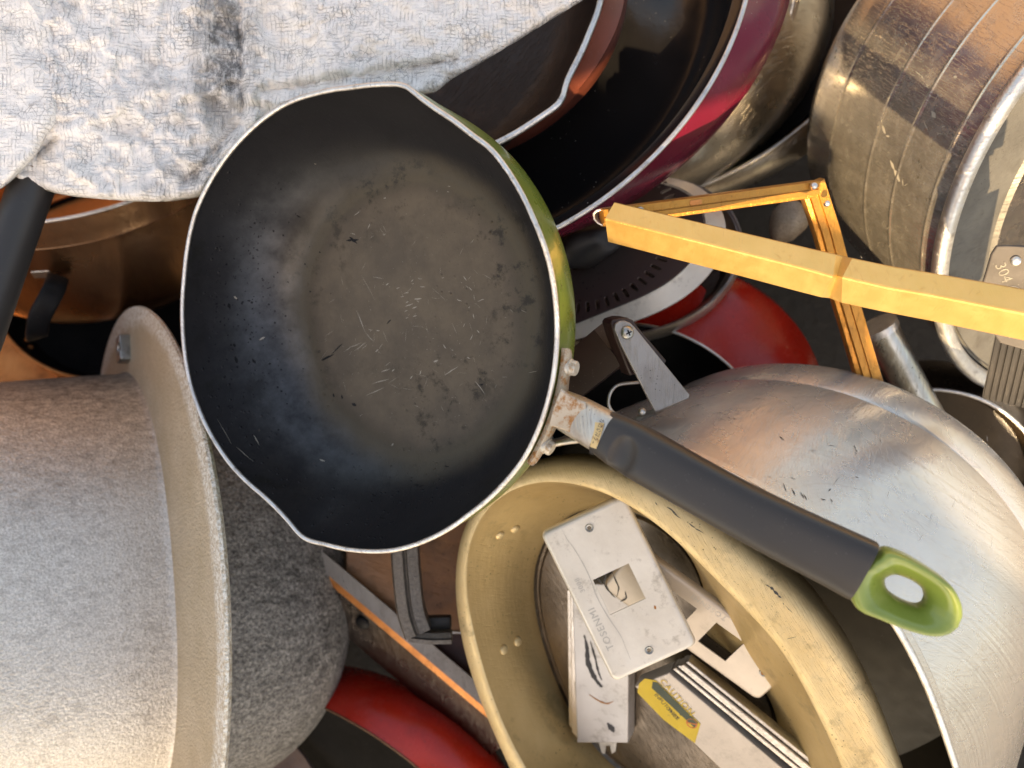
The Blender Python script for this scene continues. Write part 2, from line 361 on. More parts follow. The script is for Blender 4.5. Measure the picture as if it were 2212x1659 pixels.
def m_tarp():
    g = G('dirty_white_woven_sheet')
    wob = g.noise(30, 4, .6, col=True); co = g.n('ShaderNodeVectorMath', operation='MULTIPLY_ADD'); g.l(wob, co.inputs[0]); co.inputs[1].default_value = (.006, .006, 0); g.l(g.tc, co.inputs[2]); co = co.outputs[0]
    wob2 = g.noise(180, 3, .6, col=True); c2 = g.n('ShaderNodeVectorMath', operation='MULTIPLY_ADD'); g.l(wob2, c2.inputs[0]); c2.inputs[1].default_value = (.0022, .0022, 0); g.l(co, c2.inputs[2]); co = c2.outputs[0]
    o = g.sep(co)
    lines = None
    for ax, per in ((0, .0034), (1, .0031)):
        f = g.math('FRACT', g.math('DIVIDE', o[ax], per)); d = g.math('ABSOLUTE', g.math('SUBTRACT', f, .5))
        ln = g.ramp(d, (.05, 1), (.14, 0)); gap = g.ramp(g.noise(90, 3, .6, g.map(loc=(ax*2, 1, 0))), (.44, 0), (.66, 1)); ln = g.math('MULTIPLY', ln, gap)
        lines = ln if lines is None else g.math('MAXIMUM', lines, ln)
    crack = g.math('MULTIPLY', g.ramp(g.vor(170, co, 'DISTANCE_TO_EDGE'), (.02, 1), (.06, 0)), g.ramp(g.noise(24, 5, .7), (.5, 0), (.62, 1)))
    crk2 = g.math('MULTIPLY', g.ramp(g.vor(33, co, 'DISTANCE_TO_EDGE'), (.002, .5), (.008, 0)), g.ramp(g.noise(12, 3, .5, g.map(loc=(4, 4, 4))), (.45, 0), (.62, 1)))
    c = g.mix(g.ramp(g.noise(16, 5, .65), (.35, 0), (.65, 1)), (.94, .895, .84), (.85, .80, .74))
    c = g.mix(g.ramp(g.noise(6, 3, .5, g.map(loc=(2, 0, 0))), (.42, 0), (.62, .35)), c, (.84, .83, .83))
    mask = g.ramp(g.noise(13, 4, .6, g.map(loc=(1, 1, 1))), (.30, .25), (.62, 1))
    c = g.mix(g.math('MULTIPLY', lines, g.math('MULTIPLY', mask, .5)), c, (.17, .16, .16))
    c = g.mix(g.math('MULTIPLY', g.math('MAXIMUM', crack, crk2), .55), c, (.17, .16, .16))
    dots = g.math('MULTIPLY', g.ramp(g.vor(560), (.10, 1), (.2, 0)), g.ramp(g.noise(22, 4, .6, g.map(loc=(7, 1, 1))), (.42, 0), (.56, 1)))
    c = g.mix(g.math('MULTIPLY', dots, .8), c, (.11, .11, .12))
    # soot patch down the crease
    so = g.sep(g.tc); dx = g.math('SUBTRACT', so[0], -.236); dy = g.math('SUBTRACT', so[1], .272)
    dd = g.math('ADD', g.math('MULTIPLY', g.math('MULTIPLY', dx, dx), 2600), g.math('MULTIPLY', g.math('MULTIPLY', dy, dy), 420))
    soot = g.math('MULTIPLY', g.ramp(g.math('SUBTRACT', 1.1, g.math('MULTIPLY', dd, .45)), (0, 0), (.9, 1)), g.ramp(g.noise(70, 9, .8, g.map((1, .5, 1))), (.36, 0), (.54, 1)))
    soot2 = g.math('MULTIPLY', g.ramp(g.noise(9, 4, .6, g.map(loc=(3.3, 8, 1))), (.50, 0), (.66, 1)), g.ramp(g.noise(90, 9, .8), (.46, 0), (.62, 1))); soot = g.math('MAXIMUM', soot, g.math('MULTIPLY', soot2, .85)); c = g.mix(g.math('MULTIPLY', soot, .85), c, (.06, .06, .06))
    dk = g.ramp(g.noise(9, 8, .72, g.map(loc=(3, 8, 1))), (.54, 0), (.72, 1)); c = g.mix(g.math('MULTIPLY', dk, .4), c, (.22, .20, .19))
    rdg = lambda sc_, o_: g.math('ABSOLUTE', g.math('SUBTRACT', g.noise(sc_, 3, .5, g.map(loc=o_), .6), .5))
    h = g.math('ADD', g.math('ADD', g.math('MULTIPLY', rdg(16, (1, 2, 0)), -5.0), g.math('ADD', g.math('MULTIPLY', rdg(40, (4, 2, 0)), -2.2), g.math('MULTIPLY', g.noise(110, 5, .65), .5))), g.math('MULTIPLY', lines, -.22)); h = g.math('ADD', h, g.math('MULTIPLY', g.noise(420, 3), .12)); h = g.math('ADD', h, g.math('MULTIPLY', crk2, -.3))
    g.bump(h, .0035, .9)
    return g.set(col=c, rough=.62, spec=.3)
MT['tarp'] = m_tarp()
def m_cast(name, c1, c2, dark, amt, bumpd=.0016, met=.35, rough=.6, tan=None, sc_=1.0, soot=None, crust=None):
    g = G(name); f = g.noise(520*sc_, 4, .7); c = g.mix(g.ramp(f, (.38, 0), (.62, 1)), c2, c1)
    d = g.ramp(g.noise(150*sc_, 7, .75, co=g.map((1, 1, .6))), (.5-.1*amt, 0), (.62, 1))
    big = g.ramp(g.noise(12, 4, .6), (.42, 0), (.62, 1)); c = g.mix(g.math('MULTIPLY', d, g.math('MULTIPLY_ADD', big, .6*amt, .3*amt)), c, dark)
    if soot:   # dark blotches and painted shade on one flank of the pot (local direction)
        o = g.sep(); s_ = g.math('ADD', g.math('MULTIPLY', o[0], soot[0]), g.math('MULTIPLY', o[1], soot[1])); s_ = g.math('ADD', s_, g.math('MULTIPLY_ADD', g.noise(60, 7, .75), .16, -.08))
        s_ = g.ramp(s_, (soot[2], 0), (soot[3], 1)); s2 = g.ramp(g.noise(230, 6, .75, co=g.map((1, 1, .5))), (.40, 1), (.60, .12))
        c = g.mix(g.math('MULTIPLY', s_, g.math('MULTIPLY', s2, .95)), c, (.075, .058, .05))
    if tan: c = g.mix(g.ramp(g.noise(20, 5, .6), (.3, .4), (.7, .95)), c, tan)
    if crust:   # whitish corrosion crust towards the edge
        e = g.ramp(g.math('ADD', g.rad(), g.math('MULTIPLY_ADD', g.noise(70, 6, .75), .03, -.015)), (crust[0], 0), (crust[1], 1)); c = g.mix(g.math('MULTIPLY', e, g.ramp(g.noise(300, 5, .7), (.42, .15), (.58, 1))), c, (.92, .88, .80))
    g.bump(g.math('ADD', g.noise(420*sc_, 4, .7), g.math('MULTIPLY', g.vor(330*sc_), .5)), bumpd)
    return g.set(col=c, rough=rough, metal=met)
MT['castlight'] = m_cast('bright_cast_aluminium', (.86, .81, .74), (.60, .55, .485), (.22, .18, .15), .5, .0009, .7, .40, soot=(0, -1, .10, .27))  # soot term paints the shaded upper flank along with dark blotches
MT['castflange'] = m_cast('tan_cast_aluminium', (.88, .76, .60), (.60, .46, .31), (.3, .22, .15), .3, .002, .3, .45, crust=(.278, .289), tan=(.50, .385, .245))
MT['castdark'] = m_cast('sooty_cast_aluminium', (.44, .41, .37), (.13, .118, .11), (.05, .045, .042), .9, .002, .25, .6, sc_=.6)
MT['dullgrey'] = metal('dull_oxidised_aluminium', (.17, .165, .15), (.12, .115, .105), .4, .6, 22, dirtamt=.5, met=.5)
MT['stone'] = m_cast('pale_granite', (.50, .42, .32), (.34, .28, .21), (.16, .13, .1), .6, .0008, 0, .7)
def m_plate(name, c1, c2, dirt, am, ds=45, th=.55):
    g = G(name); c = g.mix(g.ramp(g.noise(18, 5, .6), (.35, 0), (.65, 1)), c1, c2)
    c = g.mix(g.math('MULTIPLY', g.ramp(g.noise(ds, 8, .75), (th, 0), (th+.13, 1)), am), c, dirt)
    cr = g.math('MULTIPLY', g.ramp(g.vor(420), (.08, 1), (.16, 0)), g.ramp(g.noise(25, 3), (.52, 0), (.62, 1))); c = g.mix(g.math('MULTIPLY', cr, .5), c, (.2, .16, .12))
    g.bump(g.noise(200, 5, .6), .0002); return g.set(col=c, rough=g.math('MULTIPLY_ADD', g.noise(30, 4), .2, .3), metal=.3)
MT['plate'] = m_plate('nickel_cover_plate', (.80, .75, .66), (.68, .62, .53), (.30, .25, .19), .65)
MT['plate2'] = m_plate('tan_cover_plate', (.60, .51, .42), (.52, .44, .36), (.30, .25, .2), .4)
MT['case'] = m_plate('grey_steel_case', (.60, .56, .52), (.52, .48, .44), (.18, .14, .1), .5)
MT['extr'] = metal('aluminium_extrusion', (.66, .61, .55), (.58, .53, .48), .25, .4, 30, dirtamt=.3)
MT['potfloor'] = metal('stained_pot_floor', (.20, .165, .13), (.12, .10, .08), .24, .42, 16, dirt=(.05, .04, .03), dirtamt=.6)
MT['rusty'] = m_plate('rusty_bracket_steel', (.50, .44, .36), (.40, .33, .25), (.30, .12, .025), .95, 130, .47)
MT['strap'] = metal('grey_strap_steel', (.34, .32, .30), (.28, .26, .245), .35, .5, 25, dirtamt=.3, met=.6)
MT['rivetm'] = m_plate('stained_rivet', (.62, .58, .50), (.52, .46, .38), (.34, .19, .07), .8, 150, .5)
MT['screw'] = metal('grey_screw_steel', (.42, .42, .40), (.32, .32, .30), .25, .4, 80)
def m_ground(name, c1, c2, sc_, rough=.9):
    g = G(name); g.bump(g.noise(sc_*4, 6, .7), .01); return g.set(col=g.mix(g.noise(sc_, 6, .65), c1, c2), rough=rough)
MT['ground'] = m_ground('dark_ground', (.16, .15, .135), (.12, .112, .10), 12)
MT['canvas'] = m_ground('pale_canvas', (.55, .52, .46), (.48, .45, .40), 5, .8)
MT['skipfloor'] = m_ground('gap_shade_floor', (.010, .008, .006), (.006, .005, .004), 14)  # near-black colour stands for deep shade in the gaps
MT['wall'] = m_ground('weathered_block_wall', (.50, .45, .38), (.42, .37, .31), 4)
MT['farwall'] = m_ground('brown_bounce_sheet', (.30, .19, .12), (.22, .14, .09), 5, .7)
MT['rustwall'] = m_ground('orange_painted_sheet', (.62, .24, .07), (.50, .19, .06), 5, .6)
# ================================================================ SETTING
S = 12
g0 = mesh('ground', [(-S, -S, -.85), (S, -S, -.85), (S, S, -.85), (-S, S, -.85)], [(0, 1, 2, 3)], MT['ground']); g0['kind'] = 'structure'
# upright box for the sheet sides outside the view
def wallbox(name, x0, x1, y0, y1, z0, z1, mat, label, cat):
    o = box(name, Matrix.Translation(((x0+x1)/2, (y0+y1)/2, (z0+z1)/2)), x1-x0, y1-y0, z1-z0, mat, bev=.01); tag(o, label, cat); return o
# ================================================================ 1 WOK
Mw = frame(P(750, 698, 0), 28.2, 193.1)
wok = thing('frying_pan', 'deep black nonstick frying pan with green outside, two pouring lips and green tipped handle', 'frying pan', Mw)
wpts = [(393,690),(397,600),(421,460),(466,370),(537,283),(617,223),(690,199),(760,188),(830,181),(862,180),(880,184),(893,197),(915,215),(945,236),(985,262),(1020,290),(1062,320),(1113,390),(1153,470),(1184,550),(1201,640),(1205,720),(1194,830),(1168,920),(1133,992),(1083,1053),(1012,1114),(932,1164),(850,1190),(790,1192),(745,1187),(700,1176),(663,1168),(645,1155),(625,1128),(595,1096),(565,1068),(548,1055),(497,1003),(446,923),(411,833),(396,743)]
Rw = ringlin(Mw, wpts); W0 = .1705
def kw(a, z): 
    t = min(1, max(0, (z+.05)/.05)); t = t*t*(3-2*t); return 1+(Rw(a)/W0-1)*t
inn = smoothprof([(.1690, 0), (.1675, -.008), (.1640, -.022), (.1575, -.040), (.1475, -.058), (.135, -.073), (.123, -.081), (.1135, -.0838), (.104, -.0848), (.07, -.0845), (.035, -.0835), (.004, -.083)], 5)
lathe('nonstick_lining', inn, MT['nonstick'], wok, 240, kw, cap1=True)
out = smoothprof([(.1705, -.001), (.1705, -.008), (.1700, -.022), (.1665, -.040), (.157, -.060), (.142, -.077), (.126, -.087), (.112, -.0905), (.09, -.091), (.004, -.091)], 5)
lathe('pan_body', out, MT['green'], wok, 240, kw, cap1=True)
bead('rim', lambda a: Rw(a)-.0006, 0, .0019, MT['rim'], wok, 300)
# scratches in the coating, laid on the floor of the pan
lin = [c for c in wok.children if c.name.startswith('nonstick')][0]
bpy.context.view_layer.update()
bvl = BVHTree.FromPolygons([Mw@v.co for v in lin.data.vertices], [tuple(p.vertices) for p in lin.data.polygons])
def onlin(px, py):
    d = ray(px, py).normalized(); h = bvl.ray_cast(Vector((0, 0, HC)), d)
    n = h[1] if h[1].dot(d) < 0 else -h[1]; return h[0]+n*.00012, n
def slivers(name, segs, mat, par, on):
    V = []; F = []; Mi = par.matrix_world.inverted()
    for x0, y0, x1, y1, w_ in segs:
        p, n = on(x0, y0); q, n2 = on(x1, y1); d = (q-p)
        if d.length < 1e-6: continue
        s = d.normalized().cross(n)*PX(w_, 0)*.5; k = 4; b = len(V)
        for i in range(k+1):
            t = i/k; c_ = p.lerp(q, t); f = (math.sin(math.pi*min(max(t, .06), .94)))*(.7+.6*random.random()); j = s.normalized()*random.uniform(-.0002, .0002)
            V += [Mi@(c_+s*f+j), Mi@(c_-s*f+j)]
        for i in range(k): F.append((b+2*i, b+2*i+1, b+2*i+3, b+2*i+2))
    o = mesh(name, V, F, mat, par, smooth=False); o['kind'] = 'stuff'; return o
Z6 = lambda x, y: (648+x*.3255, 324+y*.3255)
raw = [(570,898,590,885,9),(640,920,662,912,7),(690,950,722,946,7),(735,872,755,862,6),(780,850,810,856,7),(742,890,756,885,6),(797,905,830,910,8),(668,975,690,970,6),(702,1014,722,1004,8),(758,990,806,985,12),(700,1038,752,1018,9),(775,1000,790,1008,8),(745,1052,776,1038,8),(694,1072,714,1064,6),(702,1118,718,1110,6),(750,1106,774,1098,8),(376,1064,436,1215,7),(436,1215,488,1270,5),(330,1310,410,1280,5),(360,1335,440,1275,5),(290,1340,350,1300,4),(410,1325,445,1290,4),(500,1340,520,1322,8),(524,1322,550,1285,4),(455,1192,482,1194,5),(505,1196,530,1200,7),(540,1474,600,1450,7),(565,1435,600,1405,5),(610,1470,628,1455,9),(480,1550,590,1522,7),(440,1630,560,1576,6),(730,1520,750,1498,10),(795,1490,805,1462,8),(890,1405,916,1396,16),(960,1494,1050,1436,9),(1085,836,1106,866,8),(1122,910,1142,935,6),(1180,1005,1222,990,6),(1100,900,1122,918,3),(1152,960,1162,1000,4),(1120,1050,1125,1038,7),(1150,1085,1156,1120,6),(1176,1195,1190,1215,8),(1130,1262,1146,1226,6),(950,1290,970,1320,8),(1005,1325,1020,1330,7),(1085,1175,1095,1150,5),(1110,1375,1130,1385,7),(940,850,958,846,6),(1465,1058,1502,1080,3),(1396,1055,1414,1078,3),(1515,1478,1580,1466,3),(1164,1536,1230,1620,6),(1340,1505,1375,1508,2),(360,435,400,405,6),(450,525,465,490,6),(335,552,368,560,5),(552,565,568,555,8),(555,320,570,318,8),(905,275,912,270,5),(978,275,988,280,5),(95,90,108,95,6),(980,240,1000,242,3),(410,830,500,1000,2.5),(1040,990,1075,1005,7),(880,920,930,960,3),(930,960,965,1000,3)]
segs = [(*Z6(a, b), *Z6(c, d), w_*.26) for a, b, c, d, w_ in raw]
segs += [(510,965,548,998,1.5),(690,992,702,997,5),(548,940,560,962,2.5),(560,735,572,728,5),(505,640,512,646,4),(470,905,500,960,1.2),(850,958,846,962,3)]
for _ in range(260):
    a = random.uniform(0, 2*math.pi); q = random.uniform(0, 1)**.6; x = 900+200*q*math.cos(a); y = 720+260*q*math.sin(a); b = random.uniform(0, 3.14); L = random.uniform(1, 4) if random.random() < .8 else random.uniform(8, 30)
    segs.append((x, y, x+L*math.cos(b), y+L*math.sin(b), random.uniform(.3, .7)))
slivers('scratch_marks', segs, MT['scratch'], wok, onlin)
dk = [(695,778,722,765,6),(716,765,740,742,4),(505,742,508,750,9),(493,655,497,668,8),(545,775,552,785,7),(508,770,512,785,8),(720,850,722,858,7),(738,852,740,862,7),(760,872,770,876,8),(748,520,775,518,6),(755,512,772,526,8),(895,1048,905,1048,8),(905,1052,915,1048,6),(805,1070,812,1072,6),(820,1118,832,1120,5),(1035,832,1045,830,4),(835,700,845,690,3),(640,465,650,470,5),(960,1007,970,1008,4)]
for _ in range(260):
    a = random.uniform(0, 2*math.pi); x = random.gauss(525, 60); y = random.gauss(650, 150)
    if ((x-750)/340)**2+((y-700)/440)**2 > 1: continue
    b = random.uniform(0, 3.14); L = random.uniform(1, 6); dk.append((x, y, x+L*math.cos(b), y+L*math.sin(b), random.uniform(1.5, 6)))
slivers('burnt_specks', dk, MT['black'], wok, onlin)
# bracket, rivets, handle
Mi = Mw.inverted()
def wl(px, py, z): return Mi @ P(px, py, z)
bod = [c for c in wok.children if c.name.startswith('pan_body')][0]
bvb = BVHTree.FromPolygons([Mw@v.co for v in bod.data.vertices], [tuple(p.vertices) for p in bod.data.polygons])
# wrap plate round the outer wall
def wallpt(px, py, off, dz=0):
    """point on the outer wall near the rim edge seen at px,py (local polar), pushed outwards"""
    x, y = local(Mw, px, py, 0); a = math.atan2(y, x); r = .1705*kw(a, dz)-.0*dz
    rz = float(np.interp(-dz, [0, .008, .022, .040], [.1705, .1705, .1700, .1665]))*kw(a, dz)
    return Vector(((rz+off)*math.cos(a), (rz+off)*math.sin(a), dz))
def bracket():
    V = []; F = []; N = 26
    A = [(1203, 752), (1205, 790), (1203, 830), (1196, 866), (1186, 900), (1172, 940), (1155, 975), (1137, 1005)]
    pts = smoothprof(A, 4)
    n = len(pts)
    for i, (x, y) in enumerate(pts):
        t = i/(n-1); e = min(1, min(t, 1-t)*9); e = math.sqrt(1-(1-e)**2)
        top = -.0035; h = (.011+.009*math.exp(-((t-.52)/.17)**2))*(.25+.75*e)
        for off, dz in ((.0012, top-.0005), (.0042, top), (.0058, top-.002), (.0066, top-h*.5), (.0055, top-h), (.0012, top-h)):
            V.append(wallpt(x, y, off, dz))
    for i in range(n-1):
        for j in range(6): k = (j+1) % 6; F.append((i*6+j, i*6+k, (i+1)*6+k, (i+1)*6+j))
    F.append(list(range(6))); F.append([(n-1)*6+j for j in range(6)])
    return mesh('handle_bracket', V, F, MT['rusty'], wok, sharp=50)
bracket()
for x, y in ((1206, 794), (1163, 966)):
    p = Mw@wallpt(x, y, .006, -.010); q = Mw@wallpt(x, y, .03, -.010); n = (q-p).normalized()
    stub('rivet', Mi@atlas(p, n, (0, 1, 0)), .0052, .0052, MT['rivetm'], wok)
UPH = Vector((-.18, -.10, 1)).normalized()
def sell(w_, h_, p=2.6, n=28, up=1.0, dn=1.0):
    L = []
    for i in range(n):
        a = 2*math.pi*i/n; c_, s_ = math.cos(a), math.sin(a)
        L.append((math.copysign(abs(c_)**(2/p), c_)*w_, math.copysign(abs(s_)**(2/p), s_)*h_*(up if s_ > 0 else dn)))
    return L
def hp(px, py, z): return Mi@P(px, py, z)
upl = (Mi.to_3x3()@UPH)
# metal collar: base flares on the bracket
cp = [(1196, 872, .046), (1215, 884, .054), (1238, 896, .062), (1262, 909, .070), (1290, 925, .078), (1318, 941, .084)]
cs = [sell(PX(w_/2, z), h_, 2.8) for (x, y, z), w_, h_ in zip(cp, (74, 84, 90, 93, 96, 98), (.006, .0075, .009, .0095, .010, .0105))]
sweep('handle_collar', [hp(*p) for p in cp], upl, cs, MT['alu'], wok)
# rusty shield plate between bracket and collar
pl = [(1212, 838), (1222, 846), (1248, 862), (1266, 868), (1268, 880), (1262, 905), (1248, 925), (1236, 935), (1222, 930), (1200, 922), (1186, 920), (1196, 880)]
mc = P(1230, 892, .0745); Mp = atlas(mc, (-.30, -.20, .93)); 
plate('rust_plate', [[local(Mp, *q) for q in pl]], .003, .001, MT['rusty'], wok, M=Mi@Mp)
# grip
gp = [(1300, 932, .0800, 98, .0125), (1330, 949, .0850, 108, .0145), (1370, 972, .0910, 116, .0155), (1430, 1006, .1000, 117, .0160), (1500, 1046, .1090, 117, .0155), (1580, 1090, .1180, 119, .0150), (1660, 1132, .1270, 123, .0145), (1740, 1172, .1340, 128, .0140), (1810, 1206, .1390, 133, .0135), (1850, 1226, .1415, 137, .0130), (1864, 1233, .1422, 137, .0127)]
g2 = smoothprof([tuple(map(float, p)) for p in gp], 9)
gsec = [sell(PX(q[3]/2, q[2]), q[4], 3.0, 72, .8, 1.0) for q in g2]
grip = sweep('grip', [hp(*q[:3]) for q in g2], upl, gsec, MT['grip'], wok, sharp=60)
# thumb dimple
bpy.context.view_layer.update()
dc = hp(1347, 985, .0985+.004)
for v in grip.data.vertices:
    wv = Mw@v.co; s_ = (wv.z-HC); px = 1106+wv.x/(-s_)/TH*1106; py = 829.5-wv.y/(-s_)/TH*1106
    u_ = ((px-1347)*.87-(py-985)*-.5); 
    u1 = (px-1345)*.95+(py-985)*.3; u2 = -(px-1345)*.3+(py-985)*.95; q = (u1/30)**2+(u2/44)**2
    if q < 1 and (v.co-dc).length < .04: v.co -= upl*.0036*(1-q)**.6
# green loop
ML = atlas(P(1960, 1285, .1455), UPH)
outl = [(1912,1183),(1945,1193),(1978,1210),(2010,1230),(2037,1248),(2056,1266),(2067,1288),(2072,1312),(2067,1335),(2054,1354),(2037,1364),(2002,1366),(1975,1360),(1950,1352),(1915,1339),(1880,1324),(1845,1312),(1837,1290),(1834,1266),(1845,1236),(1873,1216),(1898,1199)]
hole = [(1929,1253),(1945,1251),(1960,1256),(1985,1268),(1999,1280),(2006,1295),(2005,1308),(1997,1317),(1985,1318),(1965,1311),(1940,1297),(1925,1284),(1919,1268)]
ML = ML@Matrix.Rotation(math.atan2(*(lambda a, b: (b[1]-a[1], b[0]-a[0]))(local(ML, 1930, 1262), local(ML, 2000, 1306))), 4, 'Z')
cL = local(ML, 1964, 1284); SQ = .45
def poly_at(pts, M, ang, c):
    q = [local(M, *p) for p in pts]; q = [((x-c[0])*SQ, y-c[1]) for x, y in q]
    L = sorted((math.atan2(y, x), math.hypot(x, y)) for x, y in q)
    aa = [L[-1][0]-2*math.pi]+[l[0] for l in L]+[L[0][0]+2*math.pi]; rr = [L[-1][1]]+[l[1] for l in L]+[L[0][1]]
    return [float(sum(np.interp(((a+dd+math.pi) % (2*math.pi))-math.pi, aa, rr) for dd in (-.06, 0, .06))/3) for a in ang]
nA = 80; ang = [2*math.pi*i/nA-math.pi for i in range(nA)]
ro = poly_at(outl, ML, ang, cL); rh = poly_at(hole, ML, ang, cL)
lay = [(1.0, -.006), (1.0, -.002), (.995, .003), (.97, .0068), (.90, .0082), (.78, .0080), (.62, .0068), (.5, .0045), (.38, .002), (.22, -.001), (.08, -.004), (0, -.008), (.02, -.014), (.5, -.015), (.9, -.012)]
V = []; F = []
for t, z in lay:
    for i, a in enumerate(ang):
        r_ = rh[i]+(ro[i]-rh[i])*t; V.append((cL[0]+r_*math.cos(a)/SQ, cL[1]+r_*math.sin(a), z))
for j in range(len(lay)):
    for i in range(nA): k = (i+1) % nA; j2 = (j+1) % len(lay); F.append((j*nA+i, j*nA+k, j2*nA+k, j2*nA+i))
mesh('hanging_loop', V, F, MT['greenpl'], wok, M=Mi@ML, sharp=70)
# sticker round the collar with printed characters
col_ = [c for c in wok.children if c.name.startswith('handle_collar')][0]
def m_sticker():
    g = G('old_paper_sticker'); c = g.mix(g.noise(90, 5, .7), (.55, .38, .16), (.70, .54, .30)); c = g.mix(g.ramp(g.noise(160, 6, .75), (.55, 0), (.66, 1)), c, (.30, .12, .04)); return g.set(col=c, rough=.6)
MT['paper'] = m_sticker()
bvc = BVHTree.FromPolygons([Mw@v.co for v in col_.data.vertices], [tuple(p.vertices) for p in col_.data.polygons])
def oncol(px, py, off=.0003):
    d = ray(px, py).normalized(); h = bvc.ray_cast(Vector((0, 0, HC)), d)
    if h[0] is None: return None
    n = h[1] if h[1].dot(d) < 0 else -h[1]; return h[0]+n*off
def patch(name, L, R_, mat, par, on, n=12, m=3):
    """strip between two polylines of photo points, laid on a surface"""
    V = []; F = []; Mi_ = par.matrix_world.inverted(); last = P(*L[1], .075)
    for i in range(n+1):
        t = i/n*(len(L)-1); k = min(int(t), len(L)-2); f = t-k
        a = Vector(L[k]).lerp(Vector(L[k+1]), f); b = Vector(R_[k]).lerp(Vector(R_[k+1]), f)
        for j in range(m+1):
            c_ = a.lerp(b, j/m); q = on(c_.x, c_.y)
            if q is None: q = on(*(a.lerp(b, .5)))
            if q is None: q = last
            last = q
            V.append(Mi_@q)
    for i in range(n):
        for j in range(m): s_ = i*(m+1)+j; F.append((s_, s_+1, s_+m+2, s_+m+1))
    return mesh(name, V, F, mat, par)
patch('sticker', [(1286, 912), (1284, 930), (1278, 950), (1272, 978)], [(1306, 914), (1302, 930), (1294, 955), (1283, 983)], MT['paper'], wok, oncol)
for s_, x, y, sz in (('洗ってください', 1289, 949, .0026), ('がんこな', 1297, 925, .0022)):
    q = oncol(x, y, .0006)
    if q is not None: text('printed_characters', s_, .0036, MT['ink'], wok, Mi@atlas(q, (-.45, -.5, 1), (.36, .93, 0)), depth=.00005)
# ================================================================ 2 TARP
def polyline_y(pts, x): return float(np.interp(x, [p[0] for p in pts], [p[1] for p in pts]))
low = smoothprof([(-160,360),(-60,372),(27,386),(82,403),(137,418),(205,426),(290,432),(359,432),(410,426),(451,417),(520,395),(620,335),(720,275),(820,235),(908,203),(940,196),(977,167),(1055,123),(1154,62),(1254,0),(1330,-50),(1420,-120)], 4)
tarp = thing('white_sheet', 'crumpled dirty white woven plastic sheet with black soot stain, top left', 'plastic sheet', Matrix.Translation((0, 0, -.07)))
def fbm(x, y, s, o=4): 
    v = 0; a = 1
    for i in range(o): v += a*noise.noise(Vector((x*s, y*s, 3.1*i+s))); s *= 2.1; a *= .5
    return v
def tz(px, py):
    x, y = px/100, py/100
    z = .012*fbm(x, y, .23) + .006*(1-abs(fbm(x+5, y, .5)))**3 + .0016*fbm(x, y, 1.7)+.0048*(1-min(1, abs(fbm(x+3, y+7, .95, 3))*2.2))**2+.0022*(1-min(1, abs(fbm(x*1.1, y+2, 2.6, 2))*2.5))**2
    cr = (px-(518+.03*py)); z += -.005*math.exp(-(cr/9)**2)*(1 if py < 260 else max(0, 1-(py-260)/60))+.004*math.exp(-((cr-22)/16)**2)
    for (x0, y0, x1, y1, w_, h_) in ((520, 270, 400, 395, 10, -.006), (545, 255, 430, 410, 11, .006), (125, 290, 330, 190, 14, .004), (330, 190, 620, 210, 16, .004), (150, 250, 480, 340, 18, -.003), (560, 180, 980, 110, 12, .005), (560, 200, 980, 128, 9, -.004), (700, 60, 760, 230, 16, .004), (120, 300, 85, 330, 10, -.01)):
        dx, dy = x1-x0, y1-y0; L2 = dx*dx+dy*dy; t = max(0, min(1, ((px-x0)*dx+(py-y0)*dy)/L2)); d = math.hypot(px-x0-t*dx, py-y0-t*dy)
        z += h_*math.exp(-(d/w_)**2)
    return z
NX, NY = 330, 150; V = []; F = []
for j in range(NY+1):
    v = j/NY
    for i in range(NX+1):
        px = -150+i/NX*(1400+150); yb = polyline_y(low, px); yt = -170
        py = yt+(yb-yt)*v; e = (yb-py)
        if e < 0: e = 0
        z = tz(px, py)+.03*(px-500)/1000*0
        if e < 14: z -= .010*(1-e/14)**2
        V.append(P(px, py, -.07+z)-Vector((0, 0, -.07)))
for j in range(NY):
    for i in range(NX): a = j*(NX+1)+i; F.append((a, a+1, a+NX+2, a+NX+1))
sh = mesh('sheet', V, F, MT['tarp'], tarp, sharp=180); so = sh.modifiers.new('t', 'SOLIDIFY'); so.thickness = .0012; so.offset = -1
# loose flap on the far left lying on the sheet
fl_r = smoothprof([(108,-160),(113,0),(118,51),(126,120),(127,205),(122,262),(100,288),(79,328),(55,355),(34,378),(12,397),(-6,408),(-60,430)], 4)
V = []; F = []; NX, NY = 60, 120
for j in range(NY+1):
    t = j/NY*(len(fl_r)-1); k = min(int(t), len(fl_r)-2); f = t-k; bx = fl_r[k][0]*(1-f)+fl_r[k+1][0]*f; by = fl_r[k][1]*(1-f)+fl_r[k+1][1]*f
    for i in range(NX+1):
        u_ = i/NX; px = -190+(bx+190)*u_; py = by-(1-u_)*60*(j/NY)*0
        e = (bx-px); z = .016+.010*fbm(px/100+9, py/100, .4)+.003*fbm(px/100, py/100, 1.6)
        if e < 16: z -= .010*(1-e/16)**2
        V.append(P(px, py, -.07+z)-Vector((0, 0, -.07)))
for j in range(NY):
    for i in range(NX): a = j*(NX+1)+i; F.append((a, a+1, a+NX+2, a+NX+1))
def m_flap():
    m = MT['tarp'].copy(); m.name = 'smooth_white_flap'; return m
fo = mesh('folded_flap', V, F, MT['tarp'], tarp, sharp=180); so = fo.modifiers.new('t', 'SOLIDIFY'); so.thickness = .0012; so.offset = -1
